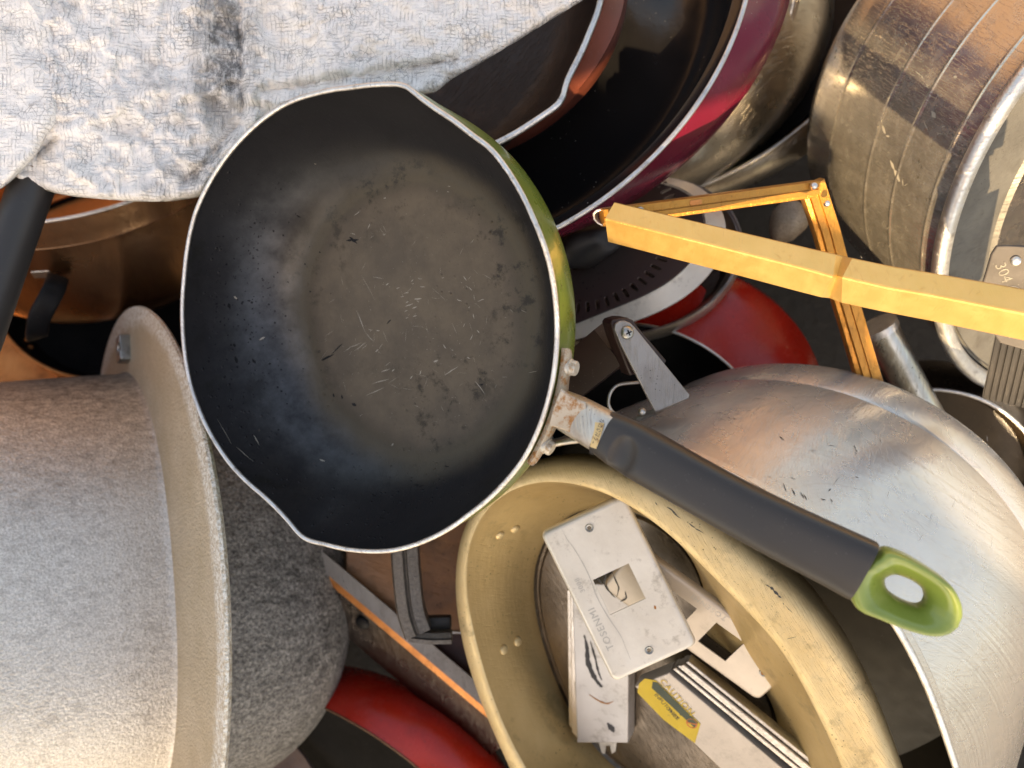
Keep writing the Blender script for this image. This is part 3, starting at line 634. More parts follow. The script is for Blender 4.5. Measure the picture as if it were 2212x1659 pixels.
# ================================================================ 6 HAGAMA rice pot on its side
zh = -.30; s_ = (HC-zh)/(HC+.1)
Mh = frame(P(299, 1269, zh), 54.9, 180.7)
hag = thing('rice_pot', 'grey cast aluminium rice pot on its side with wide tan flange and sooty round base', 'rice pot', Mh)
fpts = [(295,660),(340,690),(380,742),(420,860),(455,1000),(475,1150),(487,1350),(487,1500),(483,1659),(240,710),(225,780)]
Rf = ringfit(Mh, fpts, 0, 3, .004); Rj = ringfit(Mh, [(280,797),(310,850),(340,950),(365,1100),(380,1300),(385,1500),(372,1659)], .002, 2, .05)
rings('flange', [(.003, lambda a: Rj(a)*.99), (.0015, lambda a: Rj(a)+.004), (.001, lambda a: Rf(a)-.03), (0.0015, lambda a: Rf(a)-.006), (.0008, lambda a: Rf(a)-.002), (-.002, lambda a: Rf(a)-.001), (-.005, lambda a: Rf(a)-.0035), (-.007, lambda a: Rf(a)-.008), (-.009, lambda a: Rf(a)-.03), (-.013, lambda a: Rj(a)-.016)], MT['castflange'], hag, 220, closed=False)
up_ = [(.0, 1.005), (.003, .99), (.008, .983), (.02, .98), (.06, .965), (.11, .945), (.16, .91), (.21, .875), (.215, .86), (.21, .85), (.16, .885), (.1, .92), (.0, .96)]
rings('upper_body', [(z*s_, (lambda a, k=k: Rj(a)*k)) for z, k in up_], MT['castlight'], hag, 220)
lo_ = smoothprof([(-.004, .985), (-.03, .985), (-.06, .972), (-.09, .94), (-.12, .88), (-.148, .78), (-.168, .64), (-.18, .45), (-.185, .25), (-.186, .02)], 3)
rings('sooty_base', [(z*s_*.92, (lambda a, k=k: Rj(a)*k*1.06)) for z, k in lo_], MT['castdark'], hag, 220, cap1=True)
fl_o = [c for c in hag.children if c.name.startswith('flange')][0]
q, n = hit(fl_o, 277, 754); Ml = atlas(q, n, (1, .12, 0))
Mhi = Mh.inverted()
lug = plate('lug', [rrect(PX(42, q.z)/1, PX(52, q.z)*1.1, .003), circ(PX(9, q.z)*1.3, 18, PX(7, q.z), 0)], .022, .002, MT['screw'], hag, M=Mhi@Ml)
lug.scale = (1, 1, 1)
# ================================================================ 3 steel pot far left, reflected orange glow put into its colour
Mp3 = frame(P(150, 262, -.38), 42, 92)
pot3 = thing('cooking_pot', 'dark steel pot with orange glow coloured in and strap handle below the white sheet', 'pot', Mp3)
Rp = ringfit(Mp3, [(105,476),(171,468),(244,449),(293,433),(60,478)], 0, 1, .3, .215)
rings('pot_wall', [(z, (lambda a, k=k: Rp(a)*k)) for z, k in smoothprof([(0, 1), (-.03, .995), (-.034, 1.0), (-.038, .995), (-.075, .99), (-.125, .975), (-.15, .94), (-.165, .86), (-.17, .7), (-.171, .02)], 3)], MT['copperish'], pot3, 200, cap1=True)
rings('inner_wall', [(z, (lambda a, k=k: Rp(a)*k)) for z, k in [(0, .985), (-.05, .98), (-.12, .96), (-.155, .88), (-.16, .02)]], MT['copper'], pot3, 200, cap1=True)  # orange reflected light put into the inner colour
bead('rim', lambda a: Rp(a)*.995, 0, .0022, MT['rim'], pot3)
w3 = pot3.children[0]; I3 = Mp3.inverted()
q, n = hit(w3, 92, 588); plate('handle_bracket', [rrect(PX(42, q.z), PX(20, q.z), .002)], .004, .001, MT['steel2'], pot3, M=I3@atlas(q+n*.002, n, (1, .1, 0)))
q1, n1 = hit(w3, 118, 598); q2, n2 = hit(w3, 118, 660)
hz = [P(125, 600, q1.z+.012), P(118, 622, q1.z+.025), P(104, 650, q1.z+.030), P(86, 685, q1.z+.026), P(80, 718, q1.z+.012), P(79, 726, q1.z-.004)]
sweep('strap_handle', [I3@p for p in [Vector(x) for x in smoothprof([tuple(p) for p in hz], 4)]], I3.to_3x3()@Vector((.5, 0, .85)), sell(PX(22, q1.z), .004, 3), MT['black'], pot3)
# ================================================================ 4 black handle
hA, hB = P(76, 380, -.088), P(-40, 720, -.03)
hd = thing('pan_handle', 'smooth black pan handle sticking out under the white sheet at the left edge', 'handle', Matrix.Translation(hA))
hz = [hA+(hA-hB)*.4, hA, hA.lerp(hB, .5), hB, hB+(hB-hA)*.5]
tube('grip', [p-hA for p in hz], .5, MT['grip'], hd, 32, 4, rads=[PX(45, -.09), PX(46, -.088), PX(45, -.06), PX(46, -.03), PX(40, 0)])
tube('ferrule', [p-hA for p in (hA+(hA-hB)*.3, hA+(hA-hB)*.02, hA-(hA-hB)*.03)], .5, MT['copperish'], hd, 32, 2, rads=[PX(55, -.088)]*3)
# ================================================================ 5 dark pan, lower left
Mp5 = frame(P(215, 600, -.50), 26, 60)
pan5 = thing('frying_pan', 'dark frying pan with orange copper outside, below the dark steel pot at the left edge', 'frying pan', Mp5)
R5 = ringfit(Mp5, [(4,690),(15,717),(37,751),(73,781),(110,802)], 0, 1, .2, .15)
rings('inner_lining', [(z, (lambda a, k=k: R5(a)*k)) for z, k in [(0, .98), (-.02, .93), (-.045, .82), (-.05, .7), (-.05, .02)]], MT['black'], pan5, 140, cap1=True)
rings('pan_body', [(z, (lambda a, k=k: R5(a)*k)) for z, k in [(0, 1), (-.03, .97), (-.05, .85), (-.056, .7), (-.056, .02)]], MT['copper'], pan5, 140, cap1=True)
bead('rim', R5, 0, .0025, MT['copper'], pan5)
ic = pan5.children[0]
for x, y in ((57, 735), (66, 750)):
    q, n = hit(ic, x, y); rivet('rivet', Mp5.inverted()@atlas(q, n), PX(6, q.z), .003, MT['copper'], pan5)
MU = atlas(P(0, 792, -.56), (.2, .2, 1), (1, -.2, 0))
tag(box('wooden_board', MU, .16, .12, .02, MT['copper'], bev=.003), 'orange brown board corner beside the sooty flange at the left edge', 'board')
# ================================================================ 23 copper red pan, 22 maroon pan, 24/25 steel pots behind
Mc = frame(P(830, -30, -.125), 18, 138)
cpan = thing('frying_pan', 'red brown copper frying pan with bent lip half under the white sheet', 'frying pan', Mc)
cpts = [(1298,-60),(1300,-30),(1298,0),(1288,34),(1274,68),(1253,118),(1234,155),(1226,171),(1219,190),(1218,208),(1212,222),(1189,239),(1160,258),(1103,294),(1069,311),(1010,335),(900,370),(760,390),(500,340),(400,-50),(600,-380),(900,-450),(1200,-300)]
Rc = ringlin(Mc, cpts)
Rco = ringfit(Mc, [(1356,0),(1342,61),(1305,147),(1274,195),(1226,246),(1199,267),(1086,325)], -.05, 3, .02, .235)
kc = ringfit(Mc, [(1298,0),(1274,68),(1246,140),(1160,262),(1069,311)], 0, 1, .3, .235)
rings('inner_lining', [(z, (lambda a, k=k, t=t: (Rc(a)*t+kc(a)*(1-t))*k)) for z, k, t in [(0, .995, 1), (-.006, .985, .95), (-.02, .955, .5), (-.045, .88, 0), (-.065, .77, 0), (-.07, .68, 0), (-.071, .02, 0)]], MT['panblack'], cpan, 300, cap1=True, sharp=60)
rings('pan_body', [(0, lambda a: Rc(a)*1.0), (-.010, lambda a: Rc(a)*.6+Rco(a)*.4), (-.022, lambda a: Rc(a)*.25+Rco(a)*.78), (-.036, lambda a: Rco(a)*1.01), (-.05, lambda a: Rco(a)), (-.068, lambda a: Rco(a)*.93), (-.08, lambda a: Rco(a)*.8), (-.08, lambda a: .005)], MT['copperred'], cpan, 300, cap1=True)
bead('rim', lambda a: Rc(a), .0, .0028, MT['rim'], cpan, 300)
Mm = frame(P(953, -33, -.175), 25, 138)
mpan = thing('frying_pan', 'large maroon enamel pan with glossy black inside and silver rim, top centre', 'frying pan', Mm)
Rm = ringfit(Mm, [(1616,0),(1561,113),(1500,239),(1440,315),(1377,379),(1291,441),(1199,492)], 0, 2, .05, .285)
Rmo = ringfit(Mm, [(1707,0),(1674,97),(1636,164),(1566,261),(1534,294),(1462,369),(1366,434),(1291,458)], -.055, 2, .05, .30)
rings('inner_lining', [(z, (lambda a, k=k: Rm(a)*k)) for z, k in [(0, .992), (-.004, .975), (-.006, .955), (-.02, .94), (-.04, .915), (-.058, .885), (-.070, .845), (-.078, .80), (-.083, .75), (-.086, .68), (-.087, .6), (-.086, .3), (-.085, .02)]], MT['blackgloss'], mpan, 240, cap1=True, sharp=50)
rings('pan_body', [(0, lambda a: Rm(a)*1.0), (-.012, lambda a: Rm(a)*.75+Rmo(a)*.26), (-.03, lambda a: Rm(a)*.42+Rmo(a)*.60), (-.055, lambda a: Rmo(a)), (-.075, lambda a: Rmo(a)*.97), (-.1, lambda a: Rmo(a)*.85), (-.11, lambda a: .02)], MT['maroon'], mpan, 240, cap1=True, sharp=60)
bead('rim', lambda a: Rm(a)*.998, 0.0, .0022, MT['rim'], mpan, 240)
Ms = frame(P(1290, -120, -.44), 35, 135)
sp = thing('steel_pot', 'dull stainless pot with grey handle lug standing behind the maroon pan', 'pot', Ms)
Rs = ringfit(Ms, [(1791,0),(1780,73),(1748,164),(1692,243),(1625,293),(1581,316)], -.06, 2, .03, .28)
rings('pot_wall', [(z, (lambda a, k=k: Rs(a)*k)) for z, k in smoothprof([(.03, .93), (.02, .935), (-.02, .98), (-.06, 1.0), (-.1, .97), (-.13, .85), (-.14, .6), (-.14, .02)], 3)], MT['steel2'], sp, 200, cap1=True)
rings('inner_wall', [(z, (lambda a, k=k: Rs(a)*k)) for z, k in [(.03, .91), (-.1, .9), (-.12, .7), (-.12, .02)]], MT['steeldark'], sp, 200, cap1=True)
bead('rim', lambda a: Rs(a)*.92, .03, .0025, MT['rim'], sp)
q, n = hit(sp.children[0], 1690, 90)
MB = atlas(P(1690, 60, -.27), (.3, -.4, .85)); lp = [(1735,-40),(1724,0),(1706,60),(1699,120),(1692,141),(1668,151),(1648,147),(1655,128),(1678,80),(1700,20),(1712,-40)]
plate('handle_lug', [[local(MB, *p) for p in lp]], .012, .003, MT['steel2'], sp, M=Ms.inverted()@MB)
Mt = frame(P(1300, -40, -.52), 32, 135)
st = thing('steel_pot', 'wide bright rimmed steel pan with black inside below the stainless pot, behind the gold frame', 'pot', Mt)
Rt = ringfit(Mt, [(1745,262),(1700,300),(1654,333),(1566,383),(1480,415),(1400,436)], 0, 2, .03, .31)
Rto = ringfit(Mt, [(1746,322),(1712,357),(1654,401),(1566,423),(1480,445)], -.035, 2, .03, .33)
rings('pan_wall', [(0, Rt), (-.012, lambda a: Rt(a)*.6+Rto(a)*.41), (-.035, Rto), (-.06, lambda a: Rto(a)*.95), (-.07, lambda a: .02)], MT['steel2'], st, 200, cap1=True)
rings('inner_lining', [(0, lambda a: Rt(a)*.985), (-.05, lambda a: Rt(a)*.9), (-.055, lambda a: .02)], MT['black'], st, 200, cap1=True)
bead('rim', Rt, 0, .003, MT['steel2'], st)
# ================================================================ 21 big steel pot right
zs = -.12; ss = (HC-zs)/(HC+.08)
Mq = frame(P(2535, 369, zs), 41.5, -60.8)
bp = thing('stock_pot', 'tall stained stainless stock pot lying tilted, sunlit, at the right edge', 'pot', Mq)
Rq = ringfit(Mq, [(2212,160),(2150,240),(2090,340),(2050,430),(2030,500),(2020,600),(2025,690),(2050,760),(2090,810),(2130,850)], 0, 2, .03)
Rq2 = ringfit(Mq, [(1865,0),(1800,110),(1765,210),(1748,300),(1750,370),(1768,430),(1790,470)], -.2144*ss, 2, .05, .205*ss)
def bl(t, e=0.0): return lambda a: Rq(a)*(1-t)*.965+Rq2(a)*t+e
D = .2144*ss
rr_ = [(-.010, bl(.03)), (-.016, bl(.05, -.001))]
def zt(z): return -z/D
for zb in (.030, .080, .122, .188):
    for dz, e in ((-.006, 0), (-.003, 0), (-.0016, .0002), (-.0006, .0011), (.0006, .0011), (.0016, .0002), (.003, 0), (.006, 0)):
        rr_.append((-(zb+dz), bl(zt(-(zb+dz)), e*.5)))
    rr_.append((-(zb+.018), bl(zt(-(zb+.018)))))
rr_ += [(-D, bl(1)), (-D-.010, lambda a: Rq2(a)*.985), (-D-.018, lambda a: Rq2(a)*.95), (-D-.022, lambda a: Rq2(a)*.88), (-D-.023, lambda a: .02)]
rings('pot_wall', rr_, MT['steel'], bp, 260, cap1=True, sharp=60)
rings('rim', [(-.012, lambda a: Rq(a)*.968), (-.008, lambda a: Rq(a)-.003), (-.003, lambda a: Rq(a)), (.002, lambda a: Rq(a)-.001), (.0045, lambda a: Rq(a)-.005), (.003, lambda a: Rq(a)-.008), (.0035, lambda a: Rq(a)-.011), (.001, lambda a: Rq(a)-.014), (-.006, lambda a: Rq(a)-.016)], MT['rim'], bp, 260, sharp=60)
rings('inner_wall', [(-.006, lambda a: Rq(a)-.020), (-.05, lambda a: Rq(a)-.024), (-.19, lambda a: Rq(a)*.86), (-.2, lambda a: .02)], MT['steeldark'], bp, 200, cap1=True)
# dull aluminium pan nested in the mouth of the stock pot
Mi2 = Mq.copy()
ip = thing('saucepan', 'dull grey pan nested in the stock pot mouth, stamped bracket and ribbed black handle', 'saucepan', Mi2)
Rn = ringfit(Mi2, [(2212,378),(2166,486),(2140,560),(2128,640)], -.016, 1, .3, .19)
rings('pan_flange', [(-.008, lambda a: Rq(a)-.0175), (-.013, lambda a: Rn(a)+.006), (-.010, lambda a: Rn(a)+.002), (-.012, Rn)], MT['dullgrey'], ip, 200)
rings('inner_lining', [(-.012, Rn), (-.03, lambda a: Rn(a)-.012), (-.09, lambda a: Rn(a)-.03), (-.095, lambda a: .01)], MT['steeldark'], ip, 160, cap1=True)
I_ = Mi2.inverted()
MB = atlas(P(2185, 600, .03), (-.35, -.25, .9)); bk = [(2152,530),(2175,529),(2240,531),(2260,640),(2230,760),(2160,740),(2125,690),(2117,625),(2128,590),(2140,548)]
plate('handle_bracket', [[local(MB, *p) for p in bk]], .004, .0012, MT['scuff'], ip, M=I_@MB)
x_, y_ = local(MB, 2193, 563); rivet('rivet', I_@MB@Matrix.Translation((x_, y_, .002)), PX(11, .03), .003, MT['rim'], ip)
x_, y_ = local(MB, 2166, 588); text('stamped_number', '304', .010, MT['dullgrey'], ip, I_@MB@Matrix.Translation((x_, y_, .0021))@Matrix.Rotation(R(-62), 4, 'Z'))
x_, y_ = local(MB, 2186, 634); o = rings('stamped_circle', [(0, .0052), (.0003, .0055), (0, .0058)], MT['strap'], ip, 30); o.matrix_local = I_@MB@Matrix.Translation((x_, y_, .0022))
hA, hB = P(2212, 690, .015), P(2172, 862, -.035); w_ = PX(44, -.02)
sec = []
for i in range(7):
    x0 = -w_+2*w_*i/7; x1 = -w_+2*w_*(i+1)/7; sec += [(x1*0+x0+.0004, .009), (x1-.0012, .009), (x1-.0008, .0078)]
sec = [(-w_, -.012), (-w_, .008)]+sec+[(w_, .008), (w_, -.012)]
d_ = (hB-hA)
sweep('ribbed_handle', [I_@p for p in (hA-d_*.2, hA, hA+d_*.9, hA+d_*.97, hB)], I_.to_3x3()@Vector((-.5, .1, .85)), [sec, sec, sec, [(a*.98, b*.9) for a, b in sec], [(a*.93, b*.5) for a, b in sec]], MT['blackmatt'], ip, sharp=25)
# ================================================================ 19 gold frame
def chan(w_, h_, t=.0012, r=.0015):   # lipped channel section, face up
    return [(-w_, -h_), (-w_, h_-r), (-w_+r*.3, h_-r*.3), (-w_+r, h_), (w_-r, h_), (w_-r*.3, h_-r*.3), (w_, h_-r), (w_, -h_), (w_-t, -h_), (w_-t, h_-t), (-w_+t, h_-t), (-w_+t, -h_)]
gf = thing('picture_frame', 'bent sunlit gold aluminium frame with a corner joint, right of the big pan', 'metal frame', Matrix.Translation(P(1750, 420, -.06)))
GI = gf.matrix_world.inverted()
upb = Vector((.10, .42, .90)).normalized()
# front rail with a kink: centre line and half widths from the photo
ctr = [(1321, 484, .000), (1450, 516, .018), (1620, 558, .040), (1740, 588, .054), (1790, 600, .060), (1806, 603, .0565), (1830, 610, .0635), (1920, 629, .074), (2016, 646, .086), (2212, 684, .110), (2400, 720, .13)]
hw = [31, 32, 33.5, 35.5, 37, 34.5, 36.5, 37, 38, 41, 44]
sec = []
ctr = [(x, y-5, z) for x, y, z in ctr]
for (x, y, z), h in zip(ctr, hw):
    w_ = PX(h, z); hh = .0125
    sec.append(chan(w_*.84, hh))
o = sweep('rail', [GI@P(*p) for p in ctr], upb, sec, MT['gold'], gf, sharp=7)
# rear rails with a raised rib and a groove
def railsec(w_, h_): return [(-w_, -h_), (-w_, h_*.5), (-w_*.86, h_), (-w_*.1, h_), (-w_*.06, h_*.75), (0.02*w_, h_*.75), (.06*w_, h_), (w_*.55, h_), (w_*.62, h_*.5), (w_*.93, h_*.4), (w_, h_*.2), (w_, -h_)]
r2 = [(1300, 470, -.022), (1400, 457, -.028), (1570, 434, -.040), (1762, 408, -.055)]
sweep('rail', [GI@P(*p) for p in r2], Vector((0, -.25, 1)), railsec(PX(19, -.04), .006), MT['golddark'], gf)
r3 = [(1752, 396, -.060), (1786, 500, -.072), (1818, 620, -.085), (1878, 822, -.105), (1920, 960, -.12)]
sweep('rail', [GI@P(*p) for p in r3], Vector((-.1, 0, 1)), railsec(PX(26, -.08), .007), MT['golddark'], gf)
# open D-shaped end of the rear rail
dsec = []
for i in range(13): a = R(90+180*i/12); dsec.append((math.cos(a)*.011, math.sin(a)*.010))
inn_ = [(x*.80+.0006, y*.80) for x, y in dsec][::-1]
MD = atlas(P(1307, 472, -.030), (-.25, -.2, 1), (.96, -.13, .2))
lp = [(1337,446),(1310,449),(1290,453),(1283,461),(1285,474),(1294,484),(1306,489),(1318,489),(1318,485),(1306,485),(1296,480),(1289,472),(1288,463),(1293,457),(1311,453),(1337,451)]
plate('rail_end', [[local(MD, *p) for p in lp]], .016, .0004, MT['rim'], gf, M=GI@MD)
for (x, y, r_, m_) in ((1383, 455, 9, 'screw'), (1758, 402, 8, 'rim'), (1786, 440, 7, 'rim')):
    z = -.026-.00007*(x-1383)*1.0+.009; rivet('screw', GI@atlas(P(x, y, z), (0, 0, 1)), PX(r_, z), .003, MT[m_], gf, 14)
MS = atlas(P(1503, 437, -.0275), (0, -.25, 1), (1, .14, 0)); plate('slot', [rrect(PX(26, -.03), PX(11, -.03), .0012)], .001, .0003, MT['copper'], gf, M=GI@MS)
# ================================================================ 20 stone
bm = bmesh.new(); bmesh.ops.create_icosphere(bm, subdivisions=4, radius=1)
for v in bm.verts:
    c_ = v.co; v.co = Vector((c_.x*PX(40, -.2)*(1+.18*c_.y), c_.y*PX(48, -.2)*(1-.22*c_.x), c_.z*.03))*(1+.08*noise.noise(c_*1.6))
me = bpy.data.meshes.new('stone'); bm.to_mesh(me); bm.free()
tag(link('stone', me, MT['stone'], M=Matrix.Translation(P(1704, 482, -.24))@Matrix.Rotation(R(-20), 4, 'Z')), 'pale speckled rounded stone in the corner of the gold frame', 'stone')
# ================================================================ 18 slotted tray and outer dish
Md = frame(P(1330, 560, -.27), 30, 125)
dish = thing('steamer_dish', 'shallow pale metal dish holding the slotted plate, behind the gold rail', 'dish', Md)
Rd = ringfit(Md, [(1391,722),(1451,700),(1515,665),(1562,634),(1588,602),(1600,520),(1591,470),(1569,440),(1520,410)], 0, 2, .02, .14)
rings('dish', [(z, (lambda a, k=k: Rd(a)*k)) for z, k in [(-.012, .90), (-.006, .95), (-.001, .97), (-.001, .985), (.0015, .99), (.0015, 1.0), (-.002, 1.005), (-.012, .995), (-.03, .93), (-.032, .02)]], MT['alu'], dish, 160, cap1=True)
rings('dish_floor', [(z, (lambda a, k=k: Rd(a)*k)) for z, k in [(-.012, .90), (-.022, .84), (-.024, .02)]], MT['steeldark'], dish, 160, cap1=True)
Me = frame(P(1262, 500, -.215), 34, 125)
slt = thing('slotted_plate', 'dark round steamer plate with radial slots and pale edge band', 'steamer plate', Me)
Re = ringfit(Me, [(1240,735),(1350,700),(1450,650),(1540,592),(1572,500),(1520,415)], -.014, 2, .01, .14); Re2 = ringfit(Me, [(1242,702),(1340,660),(1420,613),(1500,563),(1530,495),(1480,420)], 0, 2, .01, .125)
rings('edge_band', [(-.002, lambda a: Re2(a)-.001), (.0005, lambda a: Re2(a)+.001), (-.003, lambda a: Re2(a)*.8+Re(a)*.2), (-.014, Re), (-.017, lambda a: Re(a)-.001), (-.017, lambda a: Re(a)-.004)], MT['plate'], slt, 160)
slots = []
sa = [math.atan2(*(local(Me, x, y)[::-1])) for x, y in ((1248,665),(1442,565))]; sr = [math.hypot(*local(Me, x, y)) for x, y in ((1248,665),(1340,622),(1442,565))]
r0 = sum(sr)/3; da = (sa[1]-sa[0]); da = (da+math.pi) % (2*math.pi)-math.pi; da /= 10
ns = int(round(2*math.pi/abs(da)))
for i in range(ns):
    a = sa[0]+2*math.pi/ns*i; L = []
    for (u_, v_) in rrect(.0115, .0032, .0015, 3): L.append(((r0+u_)*math.cos(a)-v_*math.sin(a), (r0+u_)*math.sin(a)+v_*math.cos(a)))
    slots.append(L)
outer = [((Re2(2*math.pi*i/90-math.pi)-.001)*math.cos(2*math.pi*i/90-math.pi), (Re2(2*math.pi*i/90-math.pi)-.001)*math.sin(2*math.pi*i/90-math.pi)) for i in range(90)]
MT['slotdark'] = metal('brown_grey_steel', (.17, .135, .125), (.14, .11, .10), .35, .5, 10, dirtamt=.2, bumpd=.00006, met=.7, scr=False)
plate('slotted_disc', [outer]+slots, .0024, .0004, MT['slotdark'], slt, M=Matrix.Translation((0, 0, -.002)))
# dark plastic lump above it
bm = bmesh.new(); bmesh.ops.create_icosphere(bm, subdivisions=4, radius=1)
for v in bm.verts: c_ = v.co; v.co = Vector((c_.x*.038, c_.y*.020, c_.z*.02))*(1+.35*noise.noise(c_*1.3+Vector((4, 0, 0))))
me = bpy.data.meshes.new('black_lump'); bm.to_mesh(me); bm.free()
tag(link('black_bag', me, MT['blackmatt'], M=Matrix.Translation(P(1275, 528, -.185))@Matrix.Rotation(R(22), 4, 'Z')), 'shiny crumpled black plastic lump between the big pan and the gold rail', 'plastic bag')
# ================================================================ 17 red pan right
Mr = frame(P(1430, 905, -.30), 42, 228)
rp = thing('frying_pan', 'glossy red pan with black inside standing behind the gold rail, right of the brown handle', 'frying pan', Mr)
Rr = ringfit(Mr, [(1400,700),(1439,710),(1499,738),(1547,770),(1585,799)], 0, 1, .2, .15)
Rro = ringfit(Mr, [(1588,600),(1642,640),(1705,691),(1753,748),(1774,795)], -.07, 1, .2, .15)
rings('pan_body', [(0, Rr), (-.02, lambda a: Rr(a)*.72+Rro(a)*.3), (-.045, lambda a: Rr(a)*.35+Rro(a)*.68), (-.07, Rro), (-.09, lambda a: Rro(a)*.95), (-.10, lambda a: Rro(a)*.8), (-.10, lambda a: .02)], MT['red'], rp, 160, cap1=True, sharp=60)
rings('inner_lining', [(0, lambda a: Rr(a)-.002), (-.03, lambda a: Rr(a)*.95), (-.06, lambda a: Rr(a)*.7), (-.06, lambda a: .02)], MT['black'], rp, 160, cap1=True)
bead('rim', lambda a: Rr(a)-.001, 0, .0016, MT['rim'], rp)
# ================================================================ 16 bakelite handle with strap
bk_ = thing('lid_bracket', 'brown bakelite grip with screwed grey steel strap standing against the silver pan', 'handle', Matrix.Translation(P(1353, 718, -.01)))
BI = bk_.matrix_world.inverted()
arm = [P(1325, 738, -.045), P(1250, 800, -.07), P(1160, 870, -.09)]
sweep('bakelite_arm', [BI@p for p in arm], Vector((0, .1, 1)), [[(-PX(52, -.05), -.014), (-PX(50, -.05), .012), (PX(44, -.05), .012), (PX(48, -.05), -.014)]]*3, MT['bakelite'], bk_)
MB = atlas(P(1350, 740, -.028), (.25, -.15, .95)); bp_ = [(1318,688),(1330,684),(1345,684),(1358,690),(1366,702),(1400,742),(1429,776),(1424,783),(1400,760),(1366,806),(1352,808),(1330,775),(1316,740),(1311,706)]
bp_ = [(1309,697),(1314,689),(1330,684),(1345,684),(1358,690),(1366,702),(1400,742),(1429,776),(1424,784),(1385,770),(1364,804),(1351,808),(1343,790),(1332,762),(1318,728)]
plate('bakelite_cap', [[local(MB, *p) for p in bp_]], .020, .0015, MT['bakelite'], bk_, M=BI@MB)
MB2 = atlas(P(1390, 780, -.008), (.25, -.12, .96)); stp = [(1326,712),(1328,700),(1336,693),(1348,692),(1360,697),(1371,708),(1488,852),(1486,860),(1418,888),(1412,886),(1340,745)]
plate('steel_strap', [[local(MB2, *p) for p in stp]], .003, .0007, MT['strap'], bk_, M=BI@MB2)
fb = [MB2@Vector((*local(MB2, 1452, 873), -.0012)), None]
nn = Vector((.25, -.12, .96)).normalized()
e0 = MB2@Vector((*local(MB2, 1489, 857), -.001)); e1 = MB2@Vector((*local(MB2, 1416, 888), -.001))
q0 = P(1478, 868, -.030); q1 = P(1372, 906, -.034)
V = [e0, e1, P(1378, 902, -.024), P(1440, 879, -.024)]
foot = mesh('strap_foot', [BI@v for v in (e0, e1, e1+Vector((0, 0, -.003)), P(1374, 900, e1.z-.014), P(1369, 906, e1.z-.016), P(1382, 909, e1.z-.012), P(1418, 896, e1.z-.010), P(1488, 861, e0.z-.010))], [(0, 1, 6, 7), (1, 2, 3, 6), (3, 4, 5, 6)], MT['strap'], bk_, sharp=20)
sm = foot.modifiers.new('s', 'SOLIDIFY'); sm.thickness = .0018
x_, y_ = local(MB2, 1353, 718)
rivet('screw', BI@MB2@Matrix.Translation((x_, y_, .0016)), PX(15, 0), .0035, MT['screw'], bk_, 24)
for a in (25, 115):
    box('screw_slot', BI@MB2@Matrix.Translation((x_, y_, .0048))@Matrix.Rotation(R(a), 4, 'Z'), .0046, .0010, .0008, MT['black'], bk_, bev=0)
rivet('rivet', BI@atlas(P(1387, 889, -.026), (0, 0, 1)), PX(9, 0), .004, MT['rim'], bk_, 16)
wl_ = tube('wire_loop', [P(x, y, -.05) for x, y in ((1395, 822), (1378, 826), (1337, 831), (1320, 846), (1314, 868), (1320, 886), (1332, 896))], PX(3.6, -.05), MT['rim'], None, 10, 5)
tag(wl_, 'thin bent aluminium wire loop below the brown bakelite grip', 'wire')
# ================================================================ 14 silver pan right
Mv = frame(P(1430, 1560, -.16), 45, 225)
sv = thing('deep_pan', 'large brushed silver pan on its side under the green tipped handle', 'pan', Mv)
Rv = ringfit(Mv, [(1453,950),(1611,1029),(1750,1160),(1877,1322),(1960,1408),(2030,1534),(2072,1656),(1035,1180),(1015,1300)], 0, 2, .01, .26)
Rv2 = ringfit(Mv, [(1375,912),(1450,850),(1550,810),(1680,788),(1800,795),(1900,820),(2010,870),(2100,945),(2212,1060)], -.19, 2, .02, .30)
def vb(t, e=0): return lambda a: Rv(a)*(1-t)+Rv2(a)*t+e
rings('pan_wall', [(-.001, vb(0, .0035)), (-.006, vb(.02, .004)), (-.008, vb(.05, .0015)), (-.04, vb(.22, .004)), (-.08, vb(.45, .008)), (-.12, vb(.68, .008)), (-.150, vb(.85, .004)), (-.156, vb(.88, .002)), (-.16, vb(.90, .003)), (-.175, vb(.965, .002)), (-.19, vb(1, 0)), (-.2, vb(1, -.004)), (-.208, vb(1, -.012)), (-.212, vb(1, -.024)), (-.213, lambda a: .02)], MT['silver'], sv, 280, cap1=True, sharp=30)
rings('inner_lining', [(-.001, vb(0, -.001)), (-.03, vb(.16, -.003)), (-.08, vb(.44, -.004)), (-.14, vb(.76, -.008)), (-.18, vb(.9, -.02)), (-.19, lambda a: .02)], MT['darkolive'], sv, 200, cap1=True)
bead('rim', lambda a: Rv(a)+.001, 0, .0028, MT['rim'], sv, 240)
# ================================================================ 13 brass pot
Mb = frame(P(1391, 1500, -.10), 30, 213)
br = thing('gold_pot', 'large gold coloured pot with rolled lip holding cover plates and metal bars, bottom centre', 'pot', Mb)
Rb = ringfit(Mb, [(1011,1254),(1025,1384),(1060,1490),(1112,1610),(1135,1659),(1018,1190),(1035,1130),(1062,1086),(1100,1062),(1150,1046),(1200,1042),(1270,1051),(1330,1078),(1400,1122),(1480,1185),(1560,1262),(1640,1348),(1700,1430),(1765,1535),(1812,1645)], 0, 4, .0006)
DB = -.085
Rbb = ringfit(Mb, [(1165,1180),(1158,1300),(1188,1420),(1240,1560),(1456,1182),(1524,1257),(1300,1085),(1620,1450)], DB, 2, .01)
be = [(990,1254),(1001,1384),(1040,1500),(1088,1610),(1105,1659),(1000,1150),(1040,1085),(1100,1020),(1180,985),(1260,990),(1400,1040),(1500,1100),(1620,1180),(1700,1250),(1800,1370),(1900,1530),(1945,1659)]
Rbe = ringfit(Mb, be, -.012, 4, .0006)
def bb_(t, k=1.0): return lambda a: (Rb(a)*(1-t)+Rbb(a)*t)*k
